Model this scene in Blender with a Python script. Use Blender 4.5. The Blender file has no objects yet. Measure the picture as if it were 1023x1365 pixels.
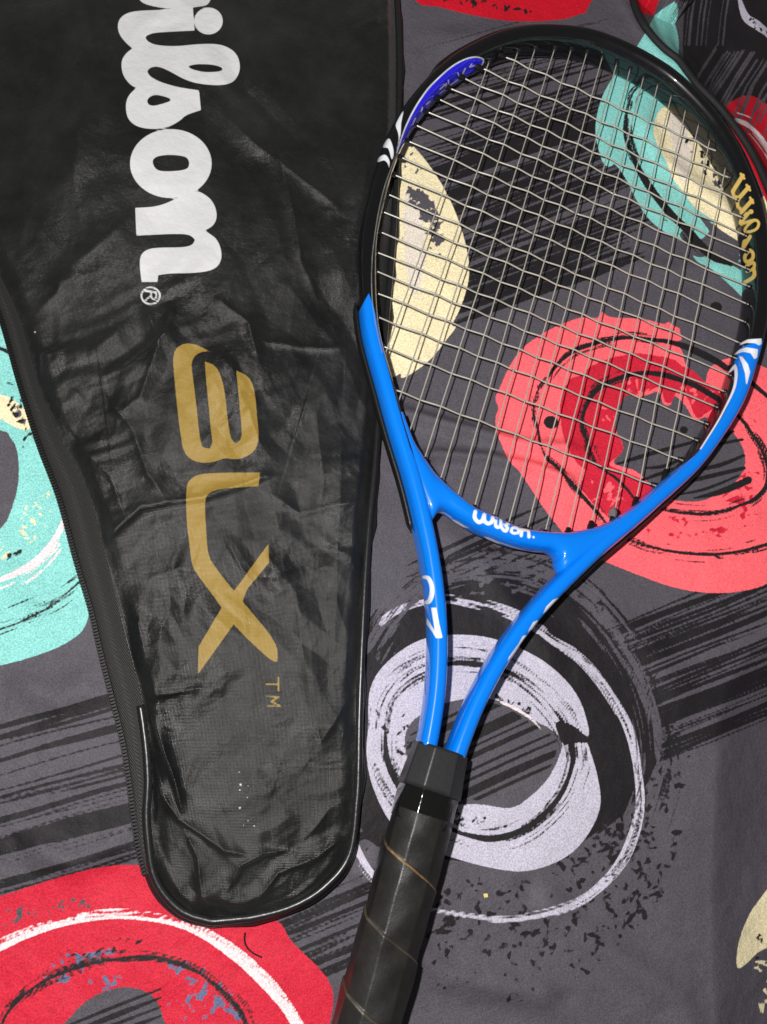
import bpy, bmesh, math, random
import numpy as np
from mathutils import Matrix, Vector
rng = np.random.default_rng(7); random.seed(7)
sc = bpy.context.scene; COL = sc.collection

# ------------------------------------------------------------------ camera (solved from the string bed: mains parallel, crosses square to them)
F = 1000.0; PC = np.array([511.5, 682.5])
def unit(v): v = np.asarray(v, float); return v/np.linalg.norm(v)
NR = unit([.2496, .2818, 1.0]); DR = .37                       # racket plane in camera axes
def ray(p): return np.array([(p[0]-PC[0])/F, -(p[1]-PC[1])/F, -1.0])
def hitc(p, n, d): r = ray(p); return r*(-d/(n@r))
_Q = [hitc(p, NR, DR)-h*NR for p, h in (((1005, 380), .012), ((490, 400), .022), ((495, 1365), .0175))]
NG = np.cross(_Q[1]-_Q[0], _Q[2]-_Q[0]); NG = unit(NG if NG[2] > 0 else -NG); DG = -NG@_Q[0]   # bed surface
EX = unit(np.array([1, 0, 0])-NG*NG[0]); EY = np.cross(NG, EX); RW = np.array([EX, EY, NG])
ORI = hitc(PC, NG, DG)
def c2w(p): return (np.asarray(p)-ORI)@RW.T
CAM = c2w(np.zeros(3))
cam = bpy.data.cameras.new('camera'); co = bpy.data.objects.new('camera', cam); COL.objects.link(co)
cam.sensor_fit = 'VERTICAL'; cam.sensor_height = 36; cam.lens = 36*F/1365; cam.clip_start = .01; cam.clip_end = 50
M4 = np.eye(4); M4[:3, :3] = RW; M4[:3, 3] = CAM
co.matrix_world = Matrix(M4.tolist()); sc.camera = co
def proj(P):                                                    # world -> photograph pixels
    q = (np.asarray(P)-CAM)@RW
    return PC[0]-F*q[..., 0]/q[..., 2], PC[1]+F*q[..., 1]/q[..., 2]
def at(u, v, z=0.0):                                            # photograph pixel -> world point at height z
    r = ray((u, v))@RW.T; k = (z-CAM[2])/r[2]; return CAM+r*k

# ------------------------------------------------------------------ light: one camera flash, dim room
w = bpy.data.worlds.new('World'); sc.world = w; w.use_nodes = True
bg = w.node_tree.nodes['Background']; bg.inputs[0].default_value = (1.0, .97, .93, 1); bg.inputs[1].default_value = .10
lamp = bpy.data.lights.new('flash', 'POINT'); lamp.energy = 10; lamp.shadow_soft_size = .006; lamp.color = (1, .97, .94)
lamp.use_nodes = True; lt = lamp.node_tree; fo = lt.nodes.new('ShaderNodeLightFalloff'); fo.inputs[0].default_value = 5.8; lt.links.new(fo.outputs['Constant'], lt.nodes['Emission'].inputs[1])
lo = bpy.data.objects.new('flash', lamp); COL.objects.link(lo)
lo.location = CAM+np.array([-.046, .034, .004])
vs = sc.view_settings; vs.view_transform = 'Standard'; vs.look = 'None'; vs.exposure = 0; vs.gamma = 1; vs.use_curve_mapping = False

# ------------------------------------------------------------------ print masks: signed distances (pixels) kept on the vertices
CL = 14.0
def cat(pts, n=8, closed=True):                                 # smooth curve through points
    P = np.asarray(pts, float); N = len(P); out = []
    for i in range(N if closed else N-1):
        if closed: a, b, c, d = P[i-1], P[i], P[(i+1) % N], P[(i+2) % N]
        else: a, b, c, d = P[max(i-1, 0)], P[i], P[i+1], P[min(i+2, N-1)]
        for t in np.linspace(0, 1, n, endpoint=False):
            out.append(.5*((2*b)+(c-a)*t+(2*a-5*b+4*c-d)*t*t+(3*b-a-3*c+d)*t**3))
    if not closed: out.append(P[-1])
    return np.array(out)
def chai(pts, it=3, lim=62):                                    # round a traced outline, keep its sharp corners
    P = [np.array(p, float) for p in pts]; hard = None
    for k in range(it):
        N = len(P); out = []; H = []
        for i in range(N):
            a, b, c = P[i-1], P[i], P[(i+1) % N]
            if hard is None:
                u, v = b-a, c-b; ang = abs(math.degrees(math.atan2(u[0]*v[1]-u[1]*v[0], u@v))); hd = ang > lim
            else: hd = hard[i]
            if hd: out.append(b); H.append(True)
            else: out += [b*.75+a*.25, b*.75+c*.25]; H += [False, False]
        P = out; hard = H
    return np.array(P)
class Mask:
    def __init__(s, U, V): s.U, s.V = U, V; s.d = np.full(U.shape, -CL)
    def sel(s, P, m):
        a = P.min(0)-m; b = P.max(0)+m
        return np.nonzero((s.U > a[0]) & (s.U < b[0]) & (s.V > a[1]) & (s.V < b[1]))[0]
    def put(s, i, d, cut):
        if cut: s.d[i] = np.minimum(s.d[i], -d)
        else: s.d[i] = np.maximum(s.d[i], d)
    def poly(s, pts, smooth=0, cut=False):
        P = cat(pts, smooth) if smooth else (chai(pts) if 9 < len(pts) < 80 else np.asarray(pts, float))
        i = s.sel(P, CL)
        if len(i) == 0: return s
        x, y = s.U[i], s.V[i]; dm = np.full(len(i), 1e9); ins = np.zeros(len(i), bool)
        Q = np.roll(P, -1, 0)
        for (ax, ay), (bx, by) in zip(P, Q):
            ex, ey = bx-ax, by-ay; L = ex*ex+ey*ey+1e-9
            t = np.clip(((x-ax)*ex+(y-ay)*ey)/L, 0, 1)
            dm = np.minimum(dm, (x-ax-t*ex)**2+(y-ay-t*ey)**2)
            if abs(ey) > 1e-9:
                c = ((ay > y) != (by > y)) & (x < ex*(y-ay)/ey+ax); ins ^= c
        d = np.sqrt(dm); d = np.where(ins, d, -d); s.put(i, np.clip(d, -CL, CL), cut); return s
    def line(s, pts, wd, smooth=0, cut=False):
        P = np.asarray(pts, float); W = np.broadcast_to(np.asarray(wd, float), (len(P),)).copy()
        if smooth:
            k = cat(np.column_stack([P, W]), smooth, False); P, W = k[:, :2], k[:, 2]
        i = s.sel(P, CL+W.max())
        if len(i) == 0: return s
        x, y = s.U[i], s.V[i]; d = np.full(len(i), -1e9)
        for k in range(len(P)-1):
            (ax, ay), (bx, by) = P[k], P[k+1]; ex, ey = bx-ax, by-ay; L = ex*ex+ey*ey+1e-9
            t = np.clip(((x-ax)*ex+(y-ay)*ey)/L, 0, 1)
            d = np.maximum(d, (W[k]+(W[k+1]-W[k])*t)/2-np.hypot(x-ax-t*ex, y-ay-t*ey))
        s.put(i, np.clip(d, -CL, CL), cut); return s
    def ell(s, cx, cy, rx, ry, rot=0, cut=False, n=84):
        a = np.linspace(0, 2*np.pi, n, endpoint=False); c_, s_ = math.cos(rot), math.sin(rot)
        return s.poly(np.column_stack([cx+rx*np.cos(a)*c_-ry*np.sin(a)*s_, cy+rx*np.cos(a)*s_+ry*np.sin(a)*c_]), cut=cut)
    def dry(s, pts, spread, n, wd=(1.2, 2.6), ln=(.08, .3), smooth=8, seed=0):   # dry-brush streaks that follow a curve
        r = np.random.default_rng(seed); P = cat(pts, smooth, False)
        T = np.gradient(P, axis=0); T /= np.linalg.norm(T, axis=1)[:, None]+1e-9; Nn = np.column_stack([-T[:, 1], T[:, 0]])
        for _ in range(n):
            a = r.uniform(-.05, .95); l = r.uniform(*ln); i0 = int(max(0, a)*len(P)); i1 = int(min(1, a+l)*len(P))
            if i1-i0 < 2: continue
            o = r.normal()*spread; q = P[i0:i1]+Nn[i0:i1]*o
            t = np.linspace(0, 1, len(q)); s.line(q, r.uniform(*wd)*np.sin(np.pi*np.clip(t*.9+.05, 0, 1))**.5)
        return s
    def splat(s, pts, n, size=(2, 7), seed=0, ang=None, cut=False):              # ragged blots inside a polygon
        r = np.random.default_rng(seed); P = np.asarray(pts, float); a, b = P.min(0), P.max(0); k = 0
        while k < n:
            c = r.uniform(a, b); ins = False
            for (ax, ay), (bx, by) in zip(P, np.roll(P, -1, 0)):
                if (ay > c[1]) != (by > c[1]) and c[0] < (bx-ax)*(c[1]-ay)/(by-ay)+ax: ins = not ins
            if not ins: continue
            k += 1; R = r.uniform(*size)*r.uniform(.5, 1); m = r.integers(6, 10); t = np.sort(r.uniform(0, 2*np.pi, m))
            rad = R*r.uniform(.45, 1.25, m); th = r.uniform(0, 3.14) if ang is None else ang+r.normal()*.25
            e = np.column_stack([rad*np.cos(t)*r.uniform(1, 1.9), rad*np.sin(t)*.75])
            s.poly(c+np.column_stack([e[:, 0]*math.cos(th)-e[:, 1]*math.sin(th), e[:, 0]*math.sin(th)+e[:, 1]*math.cos(th)]), cut=cut)
        return s

# ------------------------------------------------------------------ materials
def lin(r, g, b): return tuple(((x/255)/12.92 if x <= 10.3 else (((x/255)+.055)/1.055)**2.4) for x in (r, g, b))+(1,)
class NT:
    def __init__(s, name):
        s.m = bpy.data.materials.new(name); s.m.use_nodes = True; s.t = s.m.node_tree; s.b = s.t.nodes['Principled BSDF']
        s.tc = s.t.nodes.new('ShaderNodeTexCoord').outputs['Object']
    def n(s, typ, **k):
        x = s.t.nodes.new(typ)
        for a, v in k.items(): setattr(x, a, v)
        return x
    def put(s, sock, v):
        if isinstance(v, bpy.types.NodeSocket): s.t.links.new(v, sock)
        else: sock.default_value = v
    def math(s, op, a, b=0.0, c=None, clamp=False):
        x = s.n('ShaderNodeMath', operation=op, use_clamp=clamp); s.put(x.inputs[0], a); s.put(x.inputs[1], b)
        if c is not None: s.put(x.inputs[2], c)
        return x.outputs[0]
    def noise(s, scale, detail=2, rough=.5, vec=None):
        x = s.n('ShaderNodeTexNoise'); s.put(x.inputs['Vector'], vec or s.tc); x.inputs['Scale'].default_value = scale
        x.inputs['Detail'].default_value = detail; x.inputs['Roughness'].default_value = rough; return x.outputs['Fac']
    def attr(s, name): return s.n('ShaderNodeAttribute', attribute_name=name).outputs['Fac']
    def mix(s, f, a, b, typ='MIX'):
        x = s.n('ShaderNodeMix', data_type='RGBA', blend_type=typ); s.put(x.inputs[0], f); s.put(x.inputs[6], a); s.put(x.inputs[7], b); return x.outputs[2]
    def ramp(s, v, a, b, lo=0.0, hi=1.0):
        x = s.n('ShaderNodeMapRange', clamp=True); s.put(x.inputs[0], v); x.inputs[1].default_value = a; x.inputs[2].default_value = b
        x.inputs[3].default_value = lo; x.inputs[4].default_value = hi; return x.outputs[0]
    def bump(s, h, strength, dist, prev=None):
        x = s.n('ShaderNodeBump'); x.inputs['Strength'].default_value = strength; x.inputs['Distance'].default_value = dist
        s.put(x.inputs['Height'], h)
        if prev is not None: s.put(x.inputs['Normal'], prev)
        return x.outputs[0]
    def layers(s, base, L):                                     # L: (attribute, colour, ragged amplitude px, noise scale)
        col = base
        for name, c, amp, sca in L:
            v = s.attr(name)
            if amp: v = s.math('MULTIPLY_ADD', s.math('SUBTRACT', s.noise(sca, 3, .6), .5), amp*2, v)
            col = s.mix(s.ramp(v, -.55, .55), col, c)
        return col
def simple(name, col, rough, metal=0, spec=.5, coat=0, bumpn=None, var=.12, vs_=400):
    t = NT(name); c = t.mix(t.ramp(t.noise(vs_, 3), .3, .7), tuple(x*(1-var) for x in col[:3])+(1,), tuple(min(1, x*(1+var)) for x in col[:3])+(1,))
    t.put(t.b.inputs['Base Color'], c); t.b.inputs['Roughness'].default_value = rough; t.b.inputs['Metallic'].default_value = metal
    t.b.inputs['Specular IOR Level'].default_value = spec; t.b.inputs['Coat Weight'].default_value = coat; t.b.inputs['Coat Roughness'].default_value = .08
    if bumpn: t.put(t.b.inputs['Normal'], t.bump(t.noise(bumpn[0], 3), bumpn[1], bumpn[2]))
    return t.m

# ------------------------------------------------------------------ mesh helpers
def link(name, me, mat, parent=None):
    o = bpy.data.objects.new(name, me); COL.objects.link(o)
    if mat and not me.materials: me.materials.append(mat)
    if parent: o.parent = parent
    return o
def mesh(name, V, faces, mat, parent=None, origin=None, smooth=True):
    V = np.asarray(V, float).reshape(-1, 3)
    if origin is not None: V = V-np.asarray(origin)
    me = bpy.data.meshes.new(name); Fc = np.asarray(faces, np.int32); k = Fc.shape[1]
    me.vertices.add(len(V)); me.vertices.foreach_set('co', V.ravel())
    me.loops.add(Fc.size); me.loops.foreach_set('vertex_index', Fc.ravel())
    me.polygons.add(len(Fc)); me.polygons.foreach_set('loop_start', np.arange(0, Fc.size, k, dtype=np.int32))
    me.update(calc_edges=True)
    me.polygons.foreach_set('use_smooth', np.full(len(Fc), smooth)); me.validate()
    return link(name, me, mat, parent)
def gridf(n, m, closed=False, off=0):
    i, j = np.meshgrid(np.arange(n-1), np.arange(m if closed else m-1), indexing='ij'); j2 = (j+1) % m
    return np.stack([i*m+j, i*m+j2, (i+1)*m+j2, (i+1)*m+j], -1).reshape(-1, 4)+off
def setattr_(o, name, d):
    a = o.data.attributes.new(name, 'FLOAT', 'POINT'); a.data.foreach_set('value', np.asarray(d, np.float32))
def tube(name, P, r, mat, parent=None, origin=None, m=8, flat=1.0, caps=True):
    P = np.asarray(P, float); T = np.gradient(P, axis=0); T /= np.linalg.norm(T, axis=1)[:, None]+1e-12
    up = np.array([0, 0, 1.0]); S = np.cross(T, up); S /= np.linalg.norm(S, axis=1)[:, None]+1e-12; Uv = np.cross(S, T)
    a = np.linspace(0, 2*np.pi, m, endpoint=False); r = np.broadcast_to(r, (len(P),))
    V = P[:, None]+r[:, None, None]*(np.cos(a)[None, :, None]*S[:, None]+flat*np.sin(a)[None, :, None]*Uv[:, None])
    V = V.reshape(-1, 3); Fq = gridf(len(P), m, True)
    if caps:
        n = len(V); V = np.vstack([V, P[0], P[-1]]); j = np.arange(m); k = (j+1) % m; b = (len(P)-1)*m
        Fq = np.vstack([Fq, np.stack([j, np.full(m, n), np.full(m, n), k], -1)]) if False else Fq
    o = mesh(name, V[:len(P)*m], Fq, mat, parent, origin)
    if caps:
        bm = bmesh.new(); bm.from_mesh(o.data); bm.verts.ensure_lookup_table()
        for ring in (range(m), range((len(P)-1)*m, len(P)*m)):
            try: bm.faces.new([bm.verts[i] for i in ring])
            except ValueError: pass
        bmesh.ops.recalc_face_normals(bm, faces=bm.faces); bm.to_mesh(o.data); bm.free()
    return o
def empty(name, loc, label, cat_):
    o = bpy.data.objects.new(name, None); COL.objects.link(o); o.location = loc; o.empty_display_size = .02
    o['label'] = label; o['category'] = cat_; return o
def resamp(P, step):
    P = np.asarray(P, float); d = np.r_[0, np.cumsum(np.linalg.norm(np.diff(P, axis=0), axis=1))]
    s = np.linspace(0, d[-1], max(2, int(d[-1]/step))); return np.column_stack([np.interp(s, d, P[:, k]) for k in range(P.shape[1])])
def vnoise(x, y, seed, k=1.0):                                  # smooth value noise
    r = np.random.default_rng(seed); G = r.uniform(-1, 1, (64, 64)); x = x*k+500; y = y*k+500
    xi = np.floor(x).astype(int); yi = np.floor(y).astype(int); fx = x-xi; fy = y-yi; fx = fx*fx*(3-2*fx); fy = fy*fy*(3-2*fy)
    g = lambda a, b: G[a % 64, b % 64]
    return (g(xi, yi)*(1-fx)+g(xi+1, yi)*fx)*(1-fy)+(g(xi, yi+1)*(1-fx)+g(xi+1, yi+1)*fx)*fy
def dpoly(U, V, pts):                                           # signed distance to an open line, + on its right-hand side
    d = np.full(U.shape, 1e9); sg = np.zeros(U.shape)
    for (ax, ay), (bx, by) in zip(pts[:-1], pts[1:]):
        ex, ey = bx-ax, by-ay; L = ex*ex+ey*ey; t = np.clip(((U-ax)*ex+(V-ay)*ey)/L, 0, 1)
        q = np.hypot(U-ax-t*ex, V-ay-t*ey); m = q < d; d = np.where(m, q, d)
        sg = np.where(m, np.sign((ex)*(V-ay)-(ey)*(U-ax)), sg)
    return d*sg
def sstep(x, a, b): t = np.clip((x-a)/(b-a), 0, 1); return t*t*(3-2*t)

# ------------------------------------------------------------------ the bedspread
SEAM = [(838, -60), (842, -10), (852, 22), (868, 46), (886, 65), (904, 79), (916, 95), (930, 113), (965, 150), (1003, 205), (1034, 275), (1075, 380)]
EDGE = SEAM+[(1130, 560), (1110, 760), (1010, 850), (962, 930), (950, 1040), (948, 1200), (952, 1420), (960, 1800)]  # lower run is added: cloth dips there to stand in for a shadow
EDGE = [(800, -700)]+EDGE
def cloth_z(U, V):
    e = dpoly(U, V, [tuple(p) for p in cat(EDGE, 4, False)])*(-1 if dpoly(np.array([1000.]), np.array([20.]), EDGE)[0] < 0 else 1)
    e = np.clip(e, -400, 700); up = sstep(V, 700, 300)
    k = .00024+.00060*up
    sm = np.where(e > 0, e*e/(e+14), 0)
    z = -.06*(1-np.exp(-k*sm/.06))
    z += up*sstep(e, 8, 60)*(.0035*vnoise(U+V*.4, V*.25, 8, 1/38.)+.0016*vnoise(U, V*.4, 9, 1/17.))
    z += .0012*up*np.exp(-((e+9)/7.)**2)
    def fold(pts, amp, wd):
        d = dpoly(U, V, pts); m = dpoly(U, V, pts)
        ends = np.minimum(np.hypot(U-pts[0][0], V-pts[0][1]), np.hypot(U-pts[-1][0], V-pts[-1][1]))
        return amp*np.exp(-(d/wd)**2)*sstep(ends, 0, 45)
    for pts, amp, wd in (([(500, 545), (570, 562), (640, 580), (700, 596), (790, 603)], .0052, 10), ([(520, 622), (580, 608), (650, 612), (710, 625), (780, 650)], .0050, 9),
                         ([(700, 300), (800, 345), (900, 362), (1000, 350)], .0028, 14), ([(560, 690), (640, 750), (700, 830), (760, 900)], .0030, 22),
                         ([(480, 1130), (520, 1240), (600, 1300), (760, 1330)], .0042, 22), ([(700, 1180), (800, 1260), (900, 1330), (930, 1400)], .0042, 24),
                         ([(0, 905), (80, 930), (150, 900)], .0036, 22), ([(20, 1120), (100, 1150), (190, 1110)], .0036, 20), ([(560, 60), (640, 50), (760, 70)], .0030, 16),
                         ([(845, 130), (880, 215), (960, 270), (1000, 330)], .0024, 12), ([(780, 800), (860, 860), (930, 960)], .0026, 24), ([(0, 740), (60, 800), (110, 800)], .0032, 20)):
        z += fold(pts, amp, wd)
    z += .0013*vnoise(U, V, 3, 1/120.)+.0006*vnoise(U, V, 4, 1/45.)+.00022*vnoise(U, V, 5, 1/16.)
    return z
cor = [at(-30, -30), at(-30, 1400), at(1060, 1400, -.03), at(1060, -25, -.055)]
x0 = min(c[0] for c in cor); x1 = max(c[0] for c in cor); y0 = min(c[1] for c in cor); y1 = max(c[1] for c in cor)
ST = .00092
ext = lambda a, b: np.r_[a-np.array([.35, .22, .13, .07, .035, .015, .005]), np.arange(a, b, ST), b+np.array([.005, .015, .035, .07, .13, .22, .35])]
gx, gy = ext(x0, x1), ext(y0, y1); X, Y = np.meshgrid(gx, gy, indexing='ij')
P0 = np.stack([X, Y, np.zeros_like(X)], -1); U0, V0 = proj(P0); P0[..., 2] = cloth_z(np.clip(U0, -900, 2200), np.clip(V0, -900, 2400))
P0 = P0.reshape(-1, 3); CU, CV = proj(P0)
def newmask(): return Mask(CU, CV)
stripe, lav, cream, teal, coral, crim, grey, slate, ink, white = [newmask() for _ in range(10)]
def band(mask, a, b, y0, y1, n, slope, seed, wd=(1.5, 9)):       # hatching of long straight brush stripes
    r = np.random.default_rng(seed)
    for _ in range(n):
        yy = r.uniform(y0, y1); wv = r.uniform(*wd)*r.uniform(.4, 1); xa = a+r.uniform(-.05, .35)*(b-a)*r.integers(0, 2); xb = b-r.uniform(-.05, .35)*(b-a)*r.integers(0, 2)
        f = lambda x: yy+slope*(x-(a+b)/2)+2.0*math.sin(x*.02+yy)
        xs = np.linspace(xa, xb, 9); mask.line([(x, f(x)) for x in xs], [wv*k for k in (.15, .7, 1, 1, .95, 1, .9, .6, .15)])
# stripes behind the strings
band(stripe, 525, 850, 170, 400, 34, -.36, 11, (2, 8)); band(stripe, 540, 860, 190, 330, 5, -.36, 12, (13, 20)); band(stripe, 600, 860, 365, 390, 2, -.36, 13, (9, 13))
band(stripe, 545, 830, 105, 190, 16, -.30, 14, (2, 6)); band(stripe, 530, 860, 190, 380, 20, -.36, 25, (1.5, 4)); band(stripe, 560, 860, 210, 300, 4, -.36, 26, (10, 16))
band(stripe, 700, 960, 150, 330, 14, -.36, 15, (2, 6))
band(stripe, -60, 330, 925, 985, 7, -.27, 16, (3, 11)); band(stripe, -60, 300, 1085, 1100, 2, -.30, 17, (14, 22)); band(stripe, -60, 260, 995, 1070, 6, -.27, 18, (2, 6)); band(stripe, -60, 300, 1120, 1175, 8, -.3, 19, (2, 8))
band(stripe, 690, 1110, 790, 1010, 40, -.40, 20, (2, 6)); band(stripe, -60, 330, 930, 1170, 16, -.28, 27, (1.2, 3)); band(stripe, 690, 1080, 810, 960, 4, -.42, 21, (9, 14))
band(stripe, 540, 760, 680, 800, 14, -.42, 22, (2, 9)); band(stripe, 330, 520, 1200, 1300, 12, -.42, 23, (2, 9)); band(stripe, 400, 540, 1080, 1200, 8, -.45, 24, (3, 10))
for k in range(46):                                             # the side panel's stripes run the other way
    xx = 925+k*4.2+rng.uniform(-2, 2); stripe.line([(xx+62, rng.uniform(20, 60)), (xx, 100+rng.uniform(-10, 20)), (xx-26, 150+rng.uniform(0, 60))], rng.uniform(1, 5.5))
stripe.poly([(906, -80), (1180, -80), (1180, 330), (1060, 330), (1020, 240), (985, 180), (950, 138), (925, 108), (912, 88), (910, 60), (912, 20)])  # near-black panel ground; shade of the dropping cloth is put into the print
for k in range(34):
    xx = 925+k*5.0+rng.uniform(-2, 2); ya = 62+k*1.3+rng.uniform(-8, 8); grey.line([(xx+30, ya), (xx+8, ya+34), (xx-12, ya+70+rng.uniform(-10, 20))], rng.uniform(.8, 3.4))
for k in range(10):
    xx = 905+rng.uniform(0, 60); grey.line([(xx+14, -40), (xx+4, 20), (xx, 60)], rng.uniform(.8, 2.4))
band(stripe, 540, 840, 170, 400, 10, -.36, 28, (4, 9)); band(stripe, 720, 1110, 800, 1000, 26, -.40, 29, (3, 8)); band(stripe, -60, 320, 930, 1160, 12, -.28, 47, (4, 9)); band(stripe, 330, 540, 1170, 1310, 14, -.42, 48, (3, 8)); band(stripe, 555, 800, 30, 110, 8, -.25, 49, (1, 3))
# the dark halo of the pale ring
stripe.poly([(478, 905), (500, 860), (530, 815), (560, 790), (600, 772), (650, 762), (700, 764), (745, 782), (795, 825), (835, 880), (860, 930), (876, 985), (870, 1030), (845, 1068), (815, 1090), (780, 1120), (700, 1150), (560, 1140), (480, 1100)], 5)
stripe.splat([(470, 1100), (560, 1170), (700, 1170), (800, 1100), (870, 1000), (905, 1130), (860, 1240), (760, 1290), (640, 1280), (520, 1290)], 330, (2.5, 8), 31)
stripe.splat([(760, 770), (850, 850), (905, 960), (905, 1060), (860, 1080), (860, 950), (800, 850)], 90, (2.5, 7), 30)
stripe.splat([(540, 700), (760, 740), (880, 880), (930, 1000), (890, 1180), (800, 1330), (560, 1340), (600, 1240), (820, 1150), (850, 900), (720, 780), (560, 760)], 130, (2, 6), 32)
grey.splat([(560, 735), (700, 745), (745, 775), (690, 790), (570, 800)], 26, (3, 10), 33, -.4)
grey.splat([(812, 1110), (850, 1085), (815, 1175), (700, 1215), (620, 1205), (640, 1178), (720, 1172), (780, 1142)], 60, (2, 7), 34)
hal = [(500, 880), (530, 830), (570, 790), (640, 770), (710, 778), (770, 812), (822, 872), (855, 945), (864, 1020), (848, 1085)]
grey.dry(hal, 9, 60, (1, 3), (.03, .12), seed=44); grey.dry([(x+(x-645)*.06, y+(y-990)*.06) for x, y in hal], 8, 70, (1.2, 4), (.03, .14), seed=45); stripe.dry([(x+(x-645)*.13, y+(y-990)*.13) for x, y in hal], 8, 70, (1.2, 4), (.03, .12), seed=46)
stripe.splat([(800, 1080), (862, 1040), (870, 1110), (820, 1160), (770, 1150)], 90, (3, 8), 116)
# pale ring
ring_o = [(491, 971), (494, 918), (517, 882), (561, 853), (614, 846), (667, 854), (726, 882), (768, 924), (785, 971), (782, 986), (786, 998), (797, 1036), (800, 1077), (780, 1118), (750, 1145), (703, 1161), (656, 1157), (600, 1142), (550, 1122), (520, 1095), (497, 1048), (489, 1006)]
lav.poly(ring_o, 5)
grey.poly([(540, 994), (545, 968), (565, 950), (592, 938), (626, 931), (668, 935), (714, 961), (738, 975), (750, 994), (732, 1036), (703, 1065), (679, 1077), (638, 1072), (590, 1070), (555, 1040)], 4)
hs = newmask()
for k, (yy, wv) in enumerate(((945, 4), (958, 9), (985, 14), (1000, 3), (1012, 7), (1030, 4), (1042, 4), (1058, 11), (1072, 5))):
    hs.line([(545, yy+36), (600, yy+10), (690, yy-32), (750, yy-58)], [wv*.6, wv, wv, wv*.7], 4)
inner = newmask(); inner.poly([(546, 994), (550, 968), (568, 953), (592, 943), (626, 936), (668, 940), (712, 966), (734, 978), (744, 994), (728, 1034), (700, 1061), (678, 1072), (638, 1067), (594, 1064), (560, 1038)], 4)
hs.d = np.minimum(hs.d, inner.d)
ink.d = np.maximum(ink.d, hs.d)
ring_m = [(514, 977), (520, 940), (540, 912), (567, 896), (598, 885), (634, 885), (673, 894), (700, 910), (728, 934), (752, 966), (763, 1000), (762, 1024), (744, 1065), (703, 1103), (656, 1118), (612, 1110), (560, 1082), (530, 1044), (516, 1010)]
rm = ring_m+[ring_m[0]]
ink.line(rm[2:9], [1, 3, 6, 7, 6, 3, 1], 6); ink.line(rm[8:16], [1, 5, 9, 6, 7, 8, 9, 5], 6); ink.line(rm[15:20], [5, 8, 9, 8, 4], 6)
ink.dry(rm, 7, 90, (1, 2.4), (.03, .13), seed=35); ink.dry([(x+(x-640)*.16, y+(y-1002)*.16) for x, y in rm], 4, 40, (.9, 1.8), (.03, .1), seed=36)
lav.dry(rm, 9, 10, (1, 2), (.03, .1), seed=37)
ink.poly([(742, 962), (762, 966), (775, 976), (790, 988), (770, 990), (752, 992), (744, 978)], 3); ink.splat([(640, 925), (700, 935), (720, 965), (690, 950)], 18, (2, 6), 38); ink.splat([(505, 960), (545, 950), (552, 1000), (535, 1020)], 16, (2, 6), 39); ink.splat([(608, 1080), (650, 1085), (640, 1105), (600, 1100)], 14, (2, 5), 40)
white.line([(668, 936), (690, 946), (708, 958), (722, 972)], [3, 4, 3, 1.5], 4)
orr = [(470, 1121), (497, 1165), (545, 1202), (620, 1221), (679, 1226), (738, 1216), (785, 1195), (821, 1160), (841, 1124), (853, 1077), (850, 1024), (838, 971), (809, 918), (774, 877), (740, 857), (712, 836), (685, 822), (657, 812), (628, 804), (599, 798), (565, 802), (530, 814), (505, 832)]
lav.line(orr[:3], [10, 8, 3], 6); lav.line(orr[2:16], [2, 3, 4, 6, 9, 14, 15, 13, 11, 13, 9, 6, 5, 3], 6)
lav.dry(orr[10:], 4, 70, (1.2, 3), (.04, .2), seed=41); lav.dry(orr[:8], 4, 24, (1, 2.2), (.1, .3), seed=42); ink.dry(orr[5:14], 4, 30, (.8, 1.8), (.05, .25), seed=43)
# cream crescent under the strings
cream.poly([(500, 180), (540, 188), (556, 200), (578, 228), (598, 262), (613, 298), (624, 340), (625, 372), (615, 408), (603, 433), (608, 436), (596, 452), (575, 478), (552, 496), (536, 504), (534, 498), (522, 503), (490, 500)], 4)
grey.splat([(545, 250), (566, 254), (575, 275), (560, 278), (548, 272)], 26, (5, 11), 50); grey.splat([(562, 282), (582, 280), (588, 305), (570, 300)], 20, (4, 10), 51); grey.splat([(572, 305), (594, 318), (590, 328), (578, 325)], 16, (4, 9), 52)
grey.splat([(540, 195), (556, 205), (565, 225), (552, 232), (540, 225)], 9, (2, 5), 53); grey.splat([(570, 262), (600, 280), (592, 330), (575, 372), (565, 340)], 14, (1, 2.6), 54); grey.splat([(538, 280), (542, 280), (542, 335), (537, 335)], 6, (1.5, 3), 55)
pale = newmask(); pale.poly([(540, 262), (556, 268), (566, 310), (566, 360), (556, 392), (546, 385), (540, 340)], 4); pale.poly([(893, 150), (908, 156), (918, 180), (922, 210), (916, 240), (905, 235), (898, 200), (890, 170)], 4)
# teal and cream comma
teal.poly([(828, 88), (806, 120), (796, 150), (793, 178), (799, 203), (805, 220), (813, 223), (819, 218), (828, 227), (838, 245), (848, 266), (860, 286), (874, 301), (892, 313), (908, 322), (913, 324), (906, 312), (914, 302), (925, 316), (937, 319), (943, 311), (950, 309), (948, 300), (975, 250), (940, 150), (915, 96), (904, 79), (906, 55), (900, 30), (890, 8), (878, 12), (866, 34), (850, 62)])
cream.poly([(884, 138), (872, 155), (868, 178), (876, 197), (886, 214), (894, 238), (906, 251), (920, 272), (929, 283), (946, 291), (958, 305), (976, 316), (990, 325), (992, 280), (982, 250), (962, 224), (942, 190), (925, 168), (905, 146)])
teal.poly([(884, 141), (874, 155), (870, 178), (878, 197), (888, 214), (896, 238), (908, 251), (922, 272), (931, 281), (946, 289), (958, 303), (976, 314), (992, 325), (1010, 300), (985, 250), (965, 222), (945, 188), (927, 166), (905, 143)], cut=True)
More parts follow.
